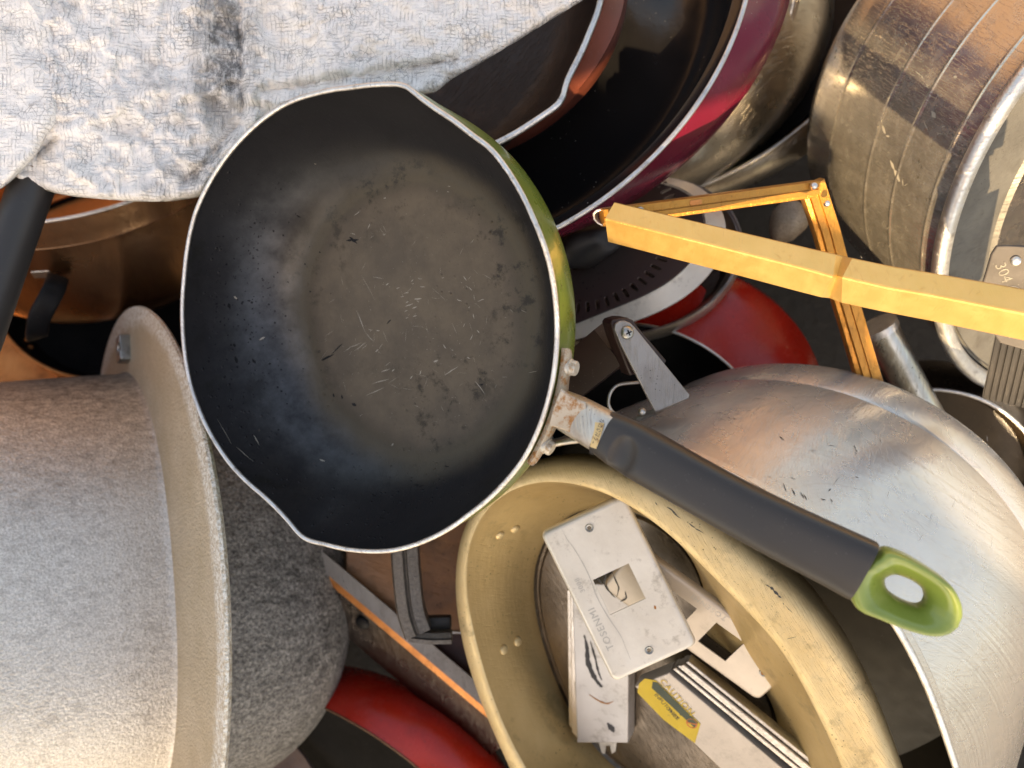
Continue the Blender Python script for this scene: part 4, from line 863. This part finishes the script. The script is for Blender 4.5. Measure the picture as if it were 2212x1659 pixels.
rings('inner_wall', [(0, lambda a: Rb(a)), (-.004, bb_(.03)), (-.02, bb_(.22)), (-.045, bb_(.52)), (-.068, bb_(.80)), (-.078, bb_(.92)), (-.083, bb_(.985)), (DB, bb_(1.0))], MT['brass'], br, 280)
rings('pot_floor', [(DB, bb_(1.0)), (DB-.003, bb_(1.0, .985)), (DB-.0035, bb_(1.0, .97)), (DB-.001, bb_(1.0, .95)), (DB-.001, bb_(1, .5)), (DB-.001, bb_(1, .02))], MT['potfloor'], br, 280, cap1=True, sharp=25)
rings('rolled_lip', [(0, lambda a: Rb(a)), (.0016, lambda a: Rb(a)*.95+Rbe(a)*.05), (.0016, lambda a: Rb(a)*.75+Rbe(a)*.25), (.0002, lambda a: Rb(a)*.45+Rbe(a)*.55), (-.0025, lambda a: Rb(a)*.2+Rbe(a)*.8), (-.0065, lambda a: Rb(a)*.06+Rbe(a)*.94), (-.012, Rbe), (-.020, lambda a: Rbe(a)*.995), (-.034, lambda a: Rbe(a)*.98), (-.05, lambda a: Rbe(a)*.95), (-.08, lambda a: Rbe(a)*.88), (-.1, lambda a: Rbe(a)*.78), (-.102, lambda a: .02)], MT['brassout'], br, 280, cap1=True, sharp=60)
iw = br.children[0]; BI2 = Mb.inverted()
for x, y in ((1080,1156),(1113,1142),(1088,1403),(1118,1385)):
    q, n = hit(iw, x, y); rivet('rivet', BI2@atlas(q, n), PX(11, q.z), .0022, MT['brassout'], br, 24)
fl_ = br.children[1]
nb = Mb.col[2].xyz
def zfloor(px, py, off):   # point above the pot floor
    x, y = local(Mb, px, py, DB+off); return Mb@Vector((x, y, DB+off))
# ballast box
MBX = atlas(zfloor(1300, 1440, .012), nb, (1, 0, 0))
def quad_dims(M, pts): return [local(M, *p) for p in pts]
bx_ = thing('ballast_box', 'long grey metal box with black smear and notched tab in the gold pot', 'metal box', MBX)
L = quad_dims(MBX, [(1244,1250),(1366,1250),(1364,1590),(1255,1590)])
plate('case', [L], .022, .0012, MT['case'], bx_)
L2 = quad_dims(MBX, [(1237,1260),(1247,1260),(1257,1590),(1240,1572)])
plate('side_fin', [L2], .014, .001, MT['extr'], bx_)
L2 = quad_dims(MBX, [(1228,1270),(1238,1268),(1248,1583),(1232,1560)])
plate('side_fin', [L2], .009, .001, MT['extr'], bx_)
tb = quad_dims(MBX, [(1290,1588),(1334,1588),(1330,1622),(1322,1628),(1318,1610),(1309,1610),(1307,1628),(1300,1626)])
plate('notched_tab', [tb], .0015, .0003, MT['plate'], bx_)
def smear(name, pts, mat, par, M, z, wid):
    V = []; F = []; pts = smoothprof(pts, 5); n = len(pts)
    for i, (x, y) in enumerate(pts):
        X, Y = local(M, x, y, z); x2, y2 = pts[min(i+1, n-1)] if i < n-1 else pts[i]; x1, y1 = pts[max(i-1, 0)]
        dx, dy = x2-x1, -(y2-y1); l_ = math.hypot(dx, dy) or 1; w_ = PX(wid, M.translation.z)*math.sin(math.pi*(.08+.84*i/(n-1)))*random.uniform(.5, 1.3)
        V += [(X-dy/l_*w_, Y+dx/l_*w_, z), (X+dy/l_*w_, Y-dx/l_*w_, z)]
    for i in range(n-1): F.append((2*i, 2*i+1, 2*i+3, 2*i+2))
    return mesh(name, V, F, mat, par, smooth=False)
smear('black_smear', [(1262,1372),(1268,1400),(1270,1430),(1283,1462),(1296,1480),(1302,1484)], MT['ink'], bx_, MBX, .0113, 6)
smear('black_smear', [(1275,1385),(1285,1420),(1292,1450),(1300,1470)], MT['ink'], bx_, MBX, .0114, 3)
smear('black_smear', [(1312,1562),(1320,1572),(1326,1582)], MT['ink'], bx_, MBX, .0113, 7)
smear('rust_mark', [(1272,1500),(1290,1512),(1310,1520),(1325,1515)], MT['rustdab'], bx_, MBX, .0113, 2)
# extrusion bar with caution label
MEX = atlas(zfloor(1560, 1540, .030), nb, (.72, -.69, 0))
ex = thing('aluminium_bar', 'long pale aluminium bar with yellow caution label lying in the gold pot', 'metal bar', MEX)
a0 = [(1378,1462),(1420,1435),(1800,1700),(1700,1745)]
plate('bar_face', [quad_dims(MEX, [(1378,1470),(1452,1440),(1760,1700),(1640,1720)])], .020, .001, MT['plate2'], ex)
for k, (d0, h_) in enumerate(((10, .016), (19, .013), (27, .017), (36, .012))):
    q_ = [(1448+d0,1440-d0*.45),(1455+d0,1437-d0*.45),(1764+d0*1.35,1690-d0*.3),(1755+d0*1.35,1694-d0*.3)]
    plate('bar_fin', [quad_dims(MEX, q_)], h_, .0008, MT['extr'], ex)
lb = quad_dims(MEX, [(1387,1464),(1399,1453),(1425,1458),(1520,1549),(1507,1592),(1380,1489)])
la = plate('caution_label', [quad_dims(MEX, [(1388,1462),(1400,1452),(1424,1456),(1519,1549),(1507,1590),(1440,1540),(1384,1482)])], .0004, .0001, MT['yellow'], ex, M=Matrix.Translation((0, 0, .0104)))
plate('label_band', [quad_dims(MEX, [(1417,1458),(1427,1460),(1514,1546),(1506,1556),(1415,1472)])], .0003, .0001, MT['labelgreen'], ex, M=Matrix.Translation((0, 0, .01068)))
X, Y = local(MEX, 1462, 1507, .011); text('caution_text', 'CAUTION', .0085, MT['yellow'], ex, Matrix.Translation((X, Y, .0109)), wide=1.1, depth=.00003)
for i, (x, y, t_) in enumerate(((1448,1517,'RISK OF FIRE'), (1440,1527,'INPUT WIRE'), (1452, 1541, 'ONLY'))):
    X, Y = local(MEX, x, y, .011); text('label_text', t_, .0055, MT['ink'], ex, Matrix.Translation((X, Y, .0107)), depth=.00003)
X, Y = local(MEX, 1494, 1563, .011); o = rings('warning_ring', [(.0107, .0040), (.0109, .0046), (.0107, .0052)], MT['orangeprint'], ex, 28); o.matrix_local = Matrix.Translation((X, Y, 0))
o = box('warning_stroke', Matrix.Translation((X, Y, .0108))@Matrix.Rotation(R(45), 4, 'Z'), .009, .0012, .0003, MT['orangeprint'], ex, bev=0)
# cover plates
def cover(nm, label, M, w_, h_, mat, mat2, txt, hx, hole2=None):
    t = thing('cover_plate', label, 'cover plate', M, group='switch cover plates in the gold pot')
    fr_ = []
    lay = [(0, -.0075), (0, -.004), (.0006, -.002), (.0016, -.0006), (.003, 0), (.0045, .0001)]
    V = []; F = []; base = rrect(w_, h_, .006, 6); n = len(base)
    for ins, z in lay:
        sx = (w_-2*ins)/w_; sy = (h_-2*ins)/h_
        V += [(x*sx, y*sy, z) for x, y in base]
    for j in range(len(lay)-1):
        for i in range(n): k = (i+1) % n; F.append((j*n+i, j*n+k, (j+1)*n+k, (j+1)*n+i))
    mesh('edge', V, F, mat, t, sharp=60)
    hs = h_*.086 if hole2 else w_*.1625*1.3
    lay_in = [(x*(w_-.009)/w_, y*(h_-.009)/h_) for x, y in base]
    hole = [(hx[0]-hs, hx[1]-hs), (hx[0]+hs, hx[1]-hs), (hx[0]+hs, hx[1]+hs), (hx[0]-hs, hx[1]+hs)]
    sq_ = [hole]+([[(x-hx[0]+hole2[0], y-hx[1]+hole2[1]) for x, y in hole]] if hole2 else [])
    holes = sq_+[circ(.0018, 14, 0+hx[2], sy_*h_*.405) for sy_ in ((-1,) if hole2 else (1, -1))]
    plate('face', [lay_in]+holes, .0012, 0, mat, t, M=Matrix.Translation((0, 0, -.0005)))
    for sy_ in ((-1,) if hole2 else (1, -1)):
        o = rings('screw_hole', [(.0002, .0036), (.0012, .0031), (.0008, .0022), (-.002, .0018)], MT['screw'], t, 20); o.matrix_local = Matrix.Translation((hx[2], sy_*h_*.405, 0))
    for (s_, sz, x, y, a) in txt: text('stamped_letters', s_, sz, mat2, t, Matrix.Translation((x, y, .00025))@Matrix.Rotation(R(a), 4, 'Z'), depth=.00003, wide=1.15)
    return t
def fitplate(corners, z, n_):
    c_ = (sum(p[0] for p in corners)/4, sum(p[1] for p in corners)/4)
    M = atlas(P(*c_, z), n_, (1, 0, 0)); q_ = [Vector(local(M, *p)) for p in corners]
    xd = ((q_[1]-q_[0])+(q_[2]-q_[3])); ang_ = math.atan2(xd.y, xd.x); M2 = M@Matrix.Rotation(ang_, 4, 'Z')
    q_ = [Vector(local(M2, *p)) for p in corners]; c2 = sum((q for q in q_), Vector((0, 0)))/4
    M2 = M2@Matrix.Translation((c2.x, c2.y, 0)); return M2, ((q_[1]-q_[0]).length+(q_[2]-q_[3]).length)/2, ((q_[3]-q_[0]).length+(q_[2]-q_[1]).length)/2
M2, w2, h2 = fitplate([(1314,1248),(1398,1163),(1701,1450),(1617,1537)], -.105, Vector((-.69*.55, -.72*.55, .835)).normalized())
cover('b', 'tan switch cover plate with orange rust mark, partly under the bright one', M2, w2, h2, MT['plate2'], MT['engrave'], [('TOSENMI', .0075, w2*.38, h2*.02, 90), ('5104', .006, w2*.38, -h2*.27, 90)], (0, -h2*.145, .0), hole2=(0, h2*.145))
cp2 = [c for c in bpy.data.objects if c.name.startswith('cover_plate')][-1]
smear('rust_mark', [(1640,1440),(1644,1450),(1650,1462)], MT['rustdab'], cp2, M2, .0006, 4)
M1, w1, h1 = fitplate([(1163,1147),(1352,1072),(1506,1388),(1330,1482)], -.082, Vector((-.05, -.06, 1)).normalized())
for L_, w_ in (([(1300,1232),(1308,1245),(1306,1262),(1318,1280),(1330,1292)], 4), ([(1318,1225),(1328,1250),(1336,1270),(1332,1290)], 3), ([(1340,1300),(1352,1292),(1350,1278)], 3), ([(1290,1250),(1302,1262)], 4)): smear('black_smear', L_, MT['ink'], cp2, M2, .0005, w_)
c1_ = cover('a', 'bright nickel switch cover plate with square hole, topmost in the gold pot', M1, w1, h1, MT['plate'], MT['engrave'], [('TOSENMI', .0085, -w1*.36, -h1*.17, 90), ('3008', .006, -w1*.36, h1*.12, 90)], (0, 0, .0))
smear('crack_mark', [(1213,1142),(1225,1165),(1240,1185),(1262,1222),(1275,1250),(1290,1290),(1312,1330),(1340,1372),(1350,1395),(1362,1425)], MT['engrave'], c1_, M1, .0003, 1.1)
smear('rust_mark', [(1413,1308),(1417,1316)], MT['rustdab'], c1_, M1, .0003, 2.5)
# ================================================================ 26 small tube and dark pot at right
tb_ = thing('short_tube', 'short shiny steel tube handle in the gap under the gold rail at right', 'handle', Matrix.Translation(P(1940, 760, -.18)))
TI = tb_.matrix_world.inverted()
tube('tube', [TI@P(x, y, z) for x, y, z in ((1898, 705, -.17), (1925, 755, -.18), (1975, 850, -.20), (2020, 930, -.22))], PX(37, -.18), MT['steel2'], tb_, 28, 4)
tube('collar', [TI@P(x, y, z) for x, y, z in ((1896, 701, -.170), (1903, 714, -.172))], PX(40, -.18), MT['rim'], tb_, 28, 1)
Mg = frame(P(2060, 1045, -.25), 30, 225)
dp = thing('saucepan', 'dark brown glossy saucepan with thin pale rim behind the silver pan at the right edge', 'saucepan', Mg)
Rg = ringfit(Mg, [(1990,835),(2013,835),(2045,842),(2091,857),(2142,882),(2176,903),(2206,927)], 0, 1, .2, .11)
rings('pan_wall', [(0, Rg), (-.03, lambda a: Rg(a)*1.05), (-.06, lambda a: Rg(a)*1.08), (-.09, lambda a: Rg(a)*1.0), (-.1, lambda a: .02)], MT['steeldark'], dp, 140, cap1=True)
MT['brownglass'] = enamel('brown_glossy_lining', (.075, .052, .032), (.05, .036, .024), .1, coat=.5, chips=False)
rings('inner_lining', [(0, lambda a: Rg(a)-.002), (-.02, lambda a: Rg(a)*.96), (-.035, lambda a: Rg(a)*.85), (-.037, lambda a: .01)], MT['brownglass'], dp, 140, cap1=True)
bead('rim', Rg, 0, .002, MT['rim'], dp)
# ================================================================ 8 red pan bottom centre
Mk = frame(P(640, 1760, -.44), 38, 228)
rk = thing('frying_pan', 'red pan with black inside wedged between rice pot and gold pot, bottom edge', 'frying pan', Mk)
Rk = ringfit(Mk, [(650,1507),(676,1518),(735,1547),(809,1593),(903,1656)], 0, 2, .01, .225)
Rko = ringfit(Mk, [(718,1459),(781,1452),(830,1460),(896,1495),(983,1554),(1043,1607),(1084,1656)], -.055, 2, .03, .25)
rings('pan_body', [(0, Rk), (-.012, lambda a: Rk(a)*.74+Rko(a)*.28), (-.03, lambda a: Rk(a)*.36+Rko(a)*.67), (-.05, Rko), (-.07, lambda a: Rko(a)*.95), (-.08, lambda a: Rko(a)*.8), (-.08, lambda a: .02)], MT['red'], rk, 180, cap1=True, sharp=60)
rings('inner_lining', [(0, lambda a: Rk(a)-.001), (-.03, lambda a: Rk(a)*.93), (-.05, lambda a: Rk(a)*.75), (-.05, lambda a: .02)], MT['blackmatt2'], rk, 180, cap1=True)
bead('rim', Rk, 0, .0010, MT['brownmet0'], rk)
Mx = frame(P(500, 1760, -.42), 8, 45)
tn = thing('round_lid', 'dull brown round lid lying low at the bottom edge under the rice pot', 'lid', Mx)
Rx = ringfit(Mx, [(606,1582),(640,1615),(673,1659)], 0, 1, .2, .135)
MT['brownmet'] = metal('brown_tarnish', (.24, .165, .13), (.16, .11, .09), .35, .55, 20, dirt=(.3, .14, .06), dirtamt=.3, met=.6)
rings('lid', [(-.004, Rx), (0, lambda a: Rx(a)-.002), (.001, lambda a: Rx(a)-.01), (.004, lambda a: Rx(a)*.8), (.012, lambda a: .01)], MT['brownmet'], tn, 120, cap1=True)
# ================================================================ 10-12 tray, bracket, copper pan in the gap
tr = thing('steel_tray', 'long dark steel tray with pale folded flange slanting beside the sooty rice pot', 'tray', Matrix.Translation(P(890, 1390, -.27)))
TI = tr.matrix_world.inverted(); A_, B_ = P(640, 1162, -.275), P(1130, 1576, -.262); dr_ = (B_-A_).normalized(); sd_ = Vector((dr_.y, -dr_.x, 0))
w_ = PX(15, -.31)
sweep('folded_flange', [TI@A_, TI@B_], Vector((0, 0, 1)), [(-w_, 0), (-w_, .003), (w_, .003), (w_, 0)], MT['strap'], tr)
MT['trayface'] = metal('brown_tray_steel', (.30, .16, .09), (.15, .09, .06), .25, .42, 14, dirtamt=.4)
o_ = w_+.0005
sweep('tray_lip', [TI@(A_-Vector((0, 0, .002))), TI@(B_-Vector((0, 0, .002)))], Vector((0, 0, 1)), [(o_, -.002), (o_, .002), (o_+PX(16, -.27), -.002), (o_+PX(16, -.27), -.006)], MT['copper'], tr)
sweep('tray_wall', [TI@(A_-Vector((0, 0, .008))), TI@(B_-Vector((0, 0, .008)))], Vector((0, 0, 1)), [(o_+PX(13, -.27), -.002), (o_+PX(13, -.27), .004), (o_+PX(110, -.27), -.04), (o_+PX(110, -.27), -.046)], MT['steeldark'], tr)
q = P(785, 1342, -.29); rivet('hole_ring', TI@atlas(q+Vector((0, 0, .006)), (-.3, -.4, .8)), PX(17, -.28), .003, MT['black'], tr, 20)
bc = thing('trivet_leg', 'grey cast iron stove leg with angled foot hanging below the big pan', 'trivet leg', Matrix.Translation(P(880, 1280, -.20)))
CI = bc.matrix_world.inverted()
def leg(pts, w_, mat, nm, h_=.012):
    p_ = [CI@Vector(x) for x in smoothprof([tuple(P(*p)) for p in pts], 3)]
    return sweep(nm, p_, Vector((0, 0, 1)), [(-w_, -h_), (-w_, h_*.6), (-w_*.25, h_*.9), (-w_*.12, h_*.5), (0, h_*.5), (w_*.1, h_), (w_*.8, h_), (w_, h_*.5), (w_, -h_)], mat, bc)
MT['iron'] = m_cast('grey_cast_iron', (.22, .19, .165), (.15, .13, .11), (.07, .06, .05), .6, .0006, .4, .45)
leg([(872, 1100, -.20), (874, 1180, -.20), (880, 1260, -.20), (888, 1320, -.20), (903, 1366, -.20)], PX(29, -.2), MT['iron'], 'leg')
leg([(884, 1372, -.20), (930, 1377, -.20), (976, 1376, -.20)], PX(12, -.2), MT['iron'], 'foot', .008)
box('rubber_foot', CI@atlas(P(945, 1345, -.215), (0, 0, 1), (1, .03, 0)), PX(60, -.21), PX(30, -.21), .012, MT['blackmatt'], bc, bev=.002)
Mz = frame(P(860, 1290, -.292), 10, 70)
cz = thing('baking_tin', 'stained copper brown tin with pale edge between rice pot and gold pot', 'baking tin', Mz)
MT['tin'] = metal('stained_copper_tin', (.58, .27, .12), (.30, .16, .10), .3, .45, 12, dirt=(.09, .055, .04), dirtamt=.7, met=.35)
L = [local(Mz, *p) for p in ((748,1050),(1120,1050),(1120,1366),(892,1366),(748,1245))]
plate('tin_floor', [L], .003, .001, MT['tin'], cz)
L = [local(Mz, *p) for p in ((930,1362),(1120,1362),(1120,1368),(930,1368))]
plate('tin_edge', [L], .008, .001, MT['rim'], cz, M=Matrix.Translation((0, 0, .003)))
L = [local(Mz, *p) for p in ((872,1370),(1130,1370),(1130,1620))]
MT['redbrown'] = enamel('red_brown_side', (.085, .022, .016), (.06, .018, .014), .4, coat=0)
plate('tin_side', [L], .003, .001, MT['redbrown'], cz, M=Matrix.Translation((0, 0, -.006)))
# ================================================================ scuffs, chips and scratches
def on_obj(o, off=.0003):
    bpy.context.view_layer.update(); M = o.matrix_world
    bv = BVHTree.FromPolygons([M@v.co for v in o.data.vertices], [tuple(p.vertices) for p in o.data.polygons])
    def f(px, py):
        d = ray(px, py).normalized(); h = bv.ray_cast(Vector((0, 0, HC)), d)
        if h[0] is None: return P(px, py, -.1), Vector((0, 0, 1))
        n = h[1] if h[1].dot(d) < 0 else -h[1]; return h[0]+n*off, n
    return f
ZA = lambda x, y: (1296+x*.4141, 702+y*.4141)
def marks(raw, Z=ZA, k=.4141): return [(*Z(a, b), *Z(c, d), w_*k) for a, b, c, d, w_ in raw]
sil = [c for c in sv.children if c.name.startswith('pan_wall')][0]; fs = on_obj(sil)
dm = marks([(935,582,962,600,12),(1325,628,1335,645,8),(1328,645,1342,662,8),(1330,660,1338,675,7),(605,455,640,465,5),(655,480,690,490,6),(690,485,712,492,6),(620,490,660,500,4),(700,460,735,470,4),(760,450,790,446,4),(800,380,840,388,4),(840,388,865,385,4),(955,825,972,870,8),(1000,850,1020,895,10),(1045,870,1065,905,9),(1060,880,1080,915,8),(1150,905,1178,915,7),(1200,905,1215,925,7),(1205,855,1190,868,8),(1330,790,1350,800,5),(1095,655,1115,660,3),(1090,650,1135,660,3),(1180,625,1235,635,3),(870,300,885,304,6),(1250,790,1212,840,2.5),(1455,590,1470,620,3),(770,790,800,800,3),(870,785,900,800,3),(990,790,1022,808,4)])
for _ in range(36):
    x = random.uniform(1480, 2150); y = random.uniform(860, 1250); a = random.uniform(0, 3.14); L = random.uniform(1, 5); dm.append((x, y, x+L*math.cos(a), y+L*math.sin(a), random.uniform(.5, 1.1)))
dm = [(a, b, c, d, w_*.62) for a, b, c, d, w_ in dm]
slivers('dark_scuffs', dm, MT['scuff'], sv, fs)
lm = []
for _ in range(60):
    x = random.uniform(1480, 2190); y = random.uniform(880, 1400); a = random.gauss(-.9, .5); L = random.uniform(5, 30); lm.append((x, y, x+L*math.cos(a), y+L*math.sin(a), random.uniform(.5, .9)))
slivers('fine_scratches', lm, MT['rim'], sv, fs)
lipo = [c for c in br.children if c.name.startswith('rolled_lip')][0]; fb_ = on_obj(lipo)
cm = [(1654,1262,1663,1268,5),(1663,1268,1672,1274,9),(1670,1274,1682,1286,9),(1680,1286,1688,1292,6),(1690,1302,1694,1306,3),(1696,1308,1712,1324,2.5),(1440,1095,1455,1102,4),(1448,1100,1462,1112,5),(1452,1106,1470,1120,3),(1488,1130,1500,1140,5),(1500,1140,1520,1152,4),(1415,1085,1420,1092,4),(1130,1050,1150,1046,4),(1155,1048,1160,1050,5),(1440,1075,1445,1085,3),(1700,1380,1720,1375,2)]
cm = [(a, b, c, d, w_*.6) for a, b, c, d, w_ in cm]
for _ in range(110):
    t = random.random(); x = 1330+t*520; y = 1045+t*430+random.gauss(0, 14); a = random.gauss(.6, .5); L = random.uniform(1, 4); cm.append((x, y, x+L*math.cos(a), y+L*math.sin(a), random.uniform(.4, .9)))
slivers('paint_chips', cm, MT['scuff'], br, fb_)
gr = [c for c in gf.children if c.name == 'rail' or c.name.startswith('rail')][0]; fg = on_obj(gr)
gm = []
for _ in range(90):
    t = random.random(); x = 1340+t*860; y = 470+t*205+random.gauss(0, 16); a = random.gauss(.25, .9); L = random.uniform(3, 22); gm.append((x, y, x+L*math.cos(a), y+L*math.sin(a), random.uniform(.5, 1.1)))
slivers('fine_scratches', gm, MT['goldscr'], gf, fg)
fgp = on_obj(grip); hm = []
for _ in range(70):
    t = random.random(); x = 1320+t*520; y = 945+t*265+random.gauss(0, 28); a = random.gauss(.4, .9); L = random.uniform(1, 5); hm.append((x, y, x+L*math.cos(a), y+L*math.sin(a), random.uniform(.4, 1.0)))
slivers('light_nicks', hm, MT['nick'], wok, fgp)
stw = [c for c in bp.children if c.name.startswith('pot_wall')][0]; fw = on_obj(stw)
ZB = lambda x, y: (1566+x*.2929, y*.2929)
wm = marks([(1690,560,1710,575,26),(1525,820,1555,870,34),(1480,640,1505,630,10),(1490,620,1495,650,8),(1160,920,1185,990,30),(1190,1000,1215,1010,20),(1220,1180,1250,1250,34),(1250,1250,1290,1340,50),(1310,1320,1315,1370,12),(1330,310,1345,330,8),(1220,690,1230,700,12),(1410,530,1450,560,8),(1450,555,1460,580,8),(1470,900,1500,960,12),(1600,940,1625,930,10),(1560,980,1610,990,8)], ZB, .2929)
slivers('dried_spots', wm, MT['driedspot'], bp, fw)
km = []
for _ in range(60):
    x = random.uniform(1800, 2050); y = random.uniform(120, 560); a = random.uniform(0, 3.14); L = random.uniform(1, 10); km.append((x, y, x+L*math.cos(a), y+L*math.sin(a), random.uniform(.5, 1.4)))
slivers('fine_scratches', km, MT['driedspot'], bp, fw)
hgl = [c for c in hag.children if c.name.startswith('upper_body')][0]; fh = on_obj(hgl)
slivers('dark_nicks', [(121,1075,122,1090,2),(221,972,222,975,3),(230,1010,231,1016,2),(240,1020,240,1024,2),(345,1380,345,1384,2),(60,1310,70,1312,2)], MT['scuff'], hag, fh)
# small pieces become sub-parts of the part they sit on
def under(child, part):
    child.matrix_local = part.matrix_local.inverted() @ child.matrix_local; child.parent = part
def kids(root, pre): return [c for c in root.children if c.name.split('.')[0] == pre]
for root, pre, on_ in ((wok, 'rivet', 'handle_bracket'), (wok, 'sticker', 'handle_collar'), (wok, 'printed_characters', 'handle_collar'), (wok, 'scratch_marks', 'nonstick_lining'), (wok, 'burnt_specks', 'nonstick_lining'), (wok, 'hanging_loop', 'grip'), (wok, 'light_nicks', 'grip'),
    (ex, 'label_band', 'caution_label'), (ex, 'caution_text', 'caution_label'), (ex, 'label_text', 'caution_label'), (ex, 'warning_ring', 'caution_label'), (ex, 'warning_stroke', 'caution_label'),
    (bx_, 'black_smear', 'case'), (bx_, 'rust_mark', 'case'), (br, 'rivet', 'inner_wall'), (br, 'paint_chips', 'rolled_lip'), (ip, 'rivet', 'handle_bracket'), (ip, 'stamped_number', 'handle_bracket'), (ip, 'stamped_circle', 'handle_bracket'),
    (bk_, 'screw', 'steel_strap'), (bk_, 'screw_slot', 'steel_strap'), (sv, 'dark_scuffs', 'pan_wall'), (sv, 'fine_scratches', 'pan_wall'), (bp, 'dried_spots', 'pot_wall'), (bp, 'fine_scratches', 'pot_wall'), (hag, 'lug', 'flange'), (hag, 'dark_nicks', 'upper_body'), (pan5, 'rivet', 'inner_lining')):
    p_ = kids(root, on_)
    for c in kids(root, pre): under(c, p_[0])
for t_ in [o for o in bpy.data.objects if o.name.split('.')[0] == 'cover_plate']:
    f_ = kids(t_, 'face')
    for pre in ('stamped_letters', 'screw_hole', 'crack_mark', 'rust_mark'):
        for c in kids(t_, pre): under(c, f_[0])
# ================================================================ surroundings outside the frame
# unseen awning added to block the sun, opening cut to light the right
aw = thing('added_awning', 'unseen pale canvas awning on two poles added to shade the scrap pile', 'awning', Matrix.Translation((0, -1.2, 1.1)))
ap = [(-.95,-.66),(.72,-.60),(.72,-.70),(.40,-.765),(.19,-.838),(.15,-.858),(.08,-.872),(.02,-.885),(-.05,-.872),(-.10,-.862),(-.155,-.868),(-.168,-.90),(-.14,-.938),(-.07,-.955),(0,-.962),(.055,-.972),(.088,-.99),(.098,-1.05),(.104,-1.105),(.125,-1.135),(.155,-1.172),(.21,-1.24),(.30,-1.34),(.45,-1.50),(.60,-1.72),(.60,-2.45),(-.95,-2.45)]
plate('canvas', [[(x, y+1.2) for x, y in ap]], .006, .001, MT['canvas'], aw)
for x in (-.82, .56): tube('pole', [(x, -.7, -1.9), (x, -.7, .02)], .018, MT['alu'], aw, 14, 1)
wallbox('skip_side', -1.25, -1.2, -1.2, 1.3, -.85, .10, MT['rustwall'], 'orange painted left sheet side of the scrap skip', 'skip wall')
wallbox('skip_side', -1.2, 1.6, 1.3, 1.35, -.85, .15, MT['farwall'], 'unseen brown far side of the scrap skip, added for warm bounce', 'skip wall')  # unseen sheet placed for its warm bounce onto the pots
sf = box('skip_floor', Matrix.Translation((.2, .05, -.80)), 2.8, 2.5, .06, MT['skipfloor'], bev=0); sf['kind'] = 'structure'  # dark floor added so gaps in the pile read as shade
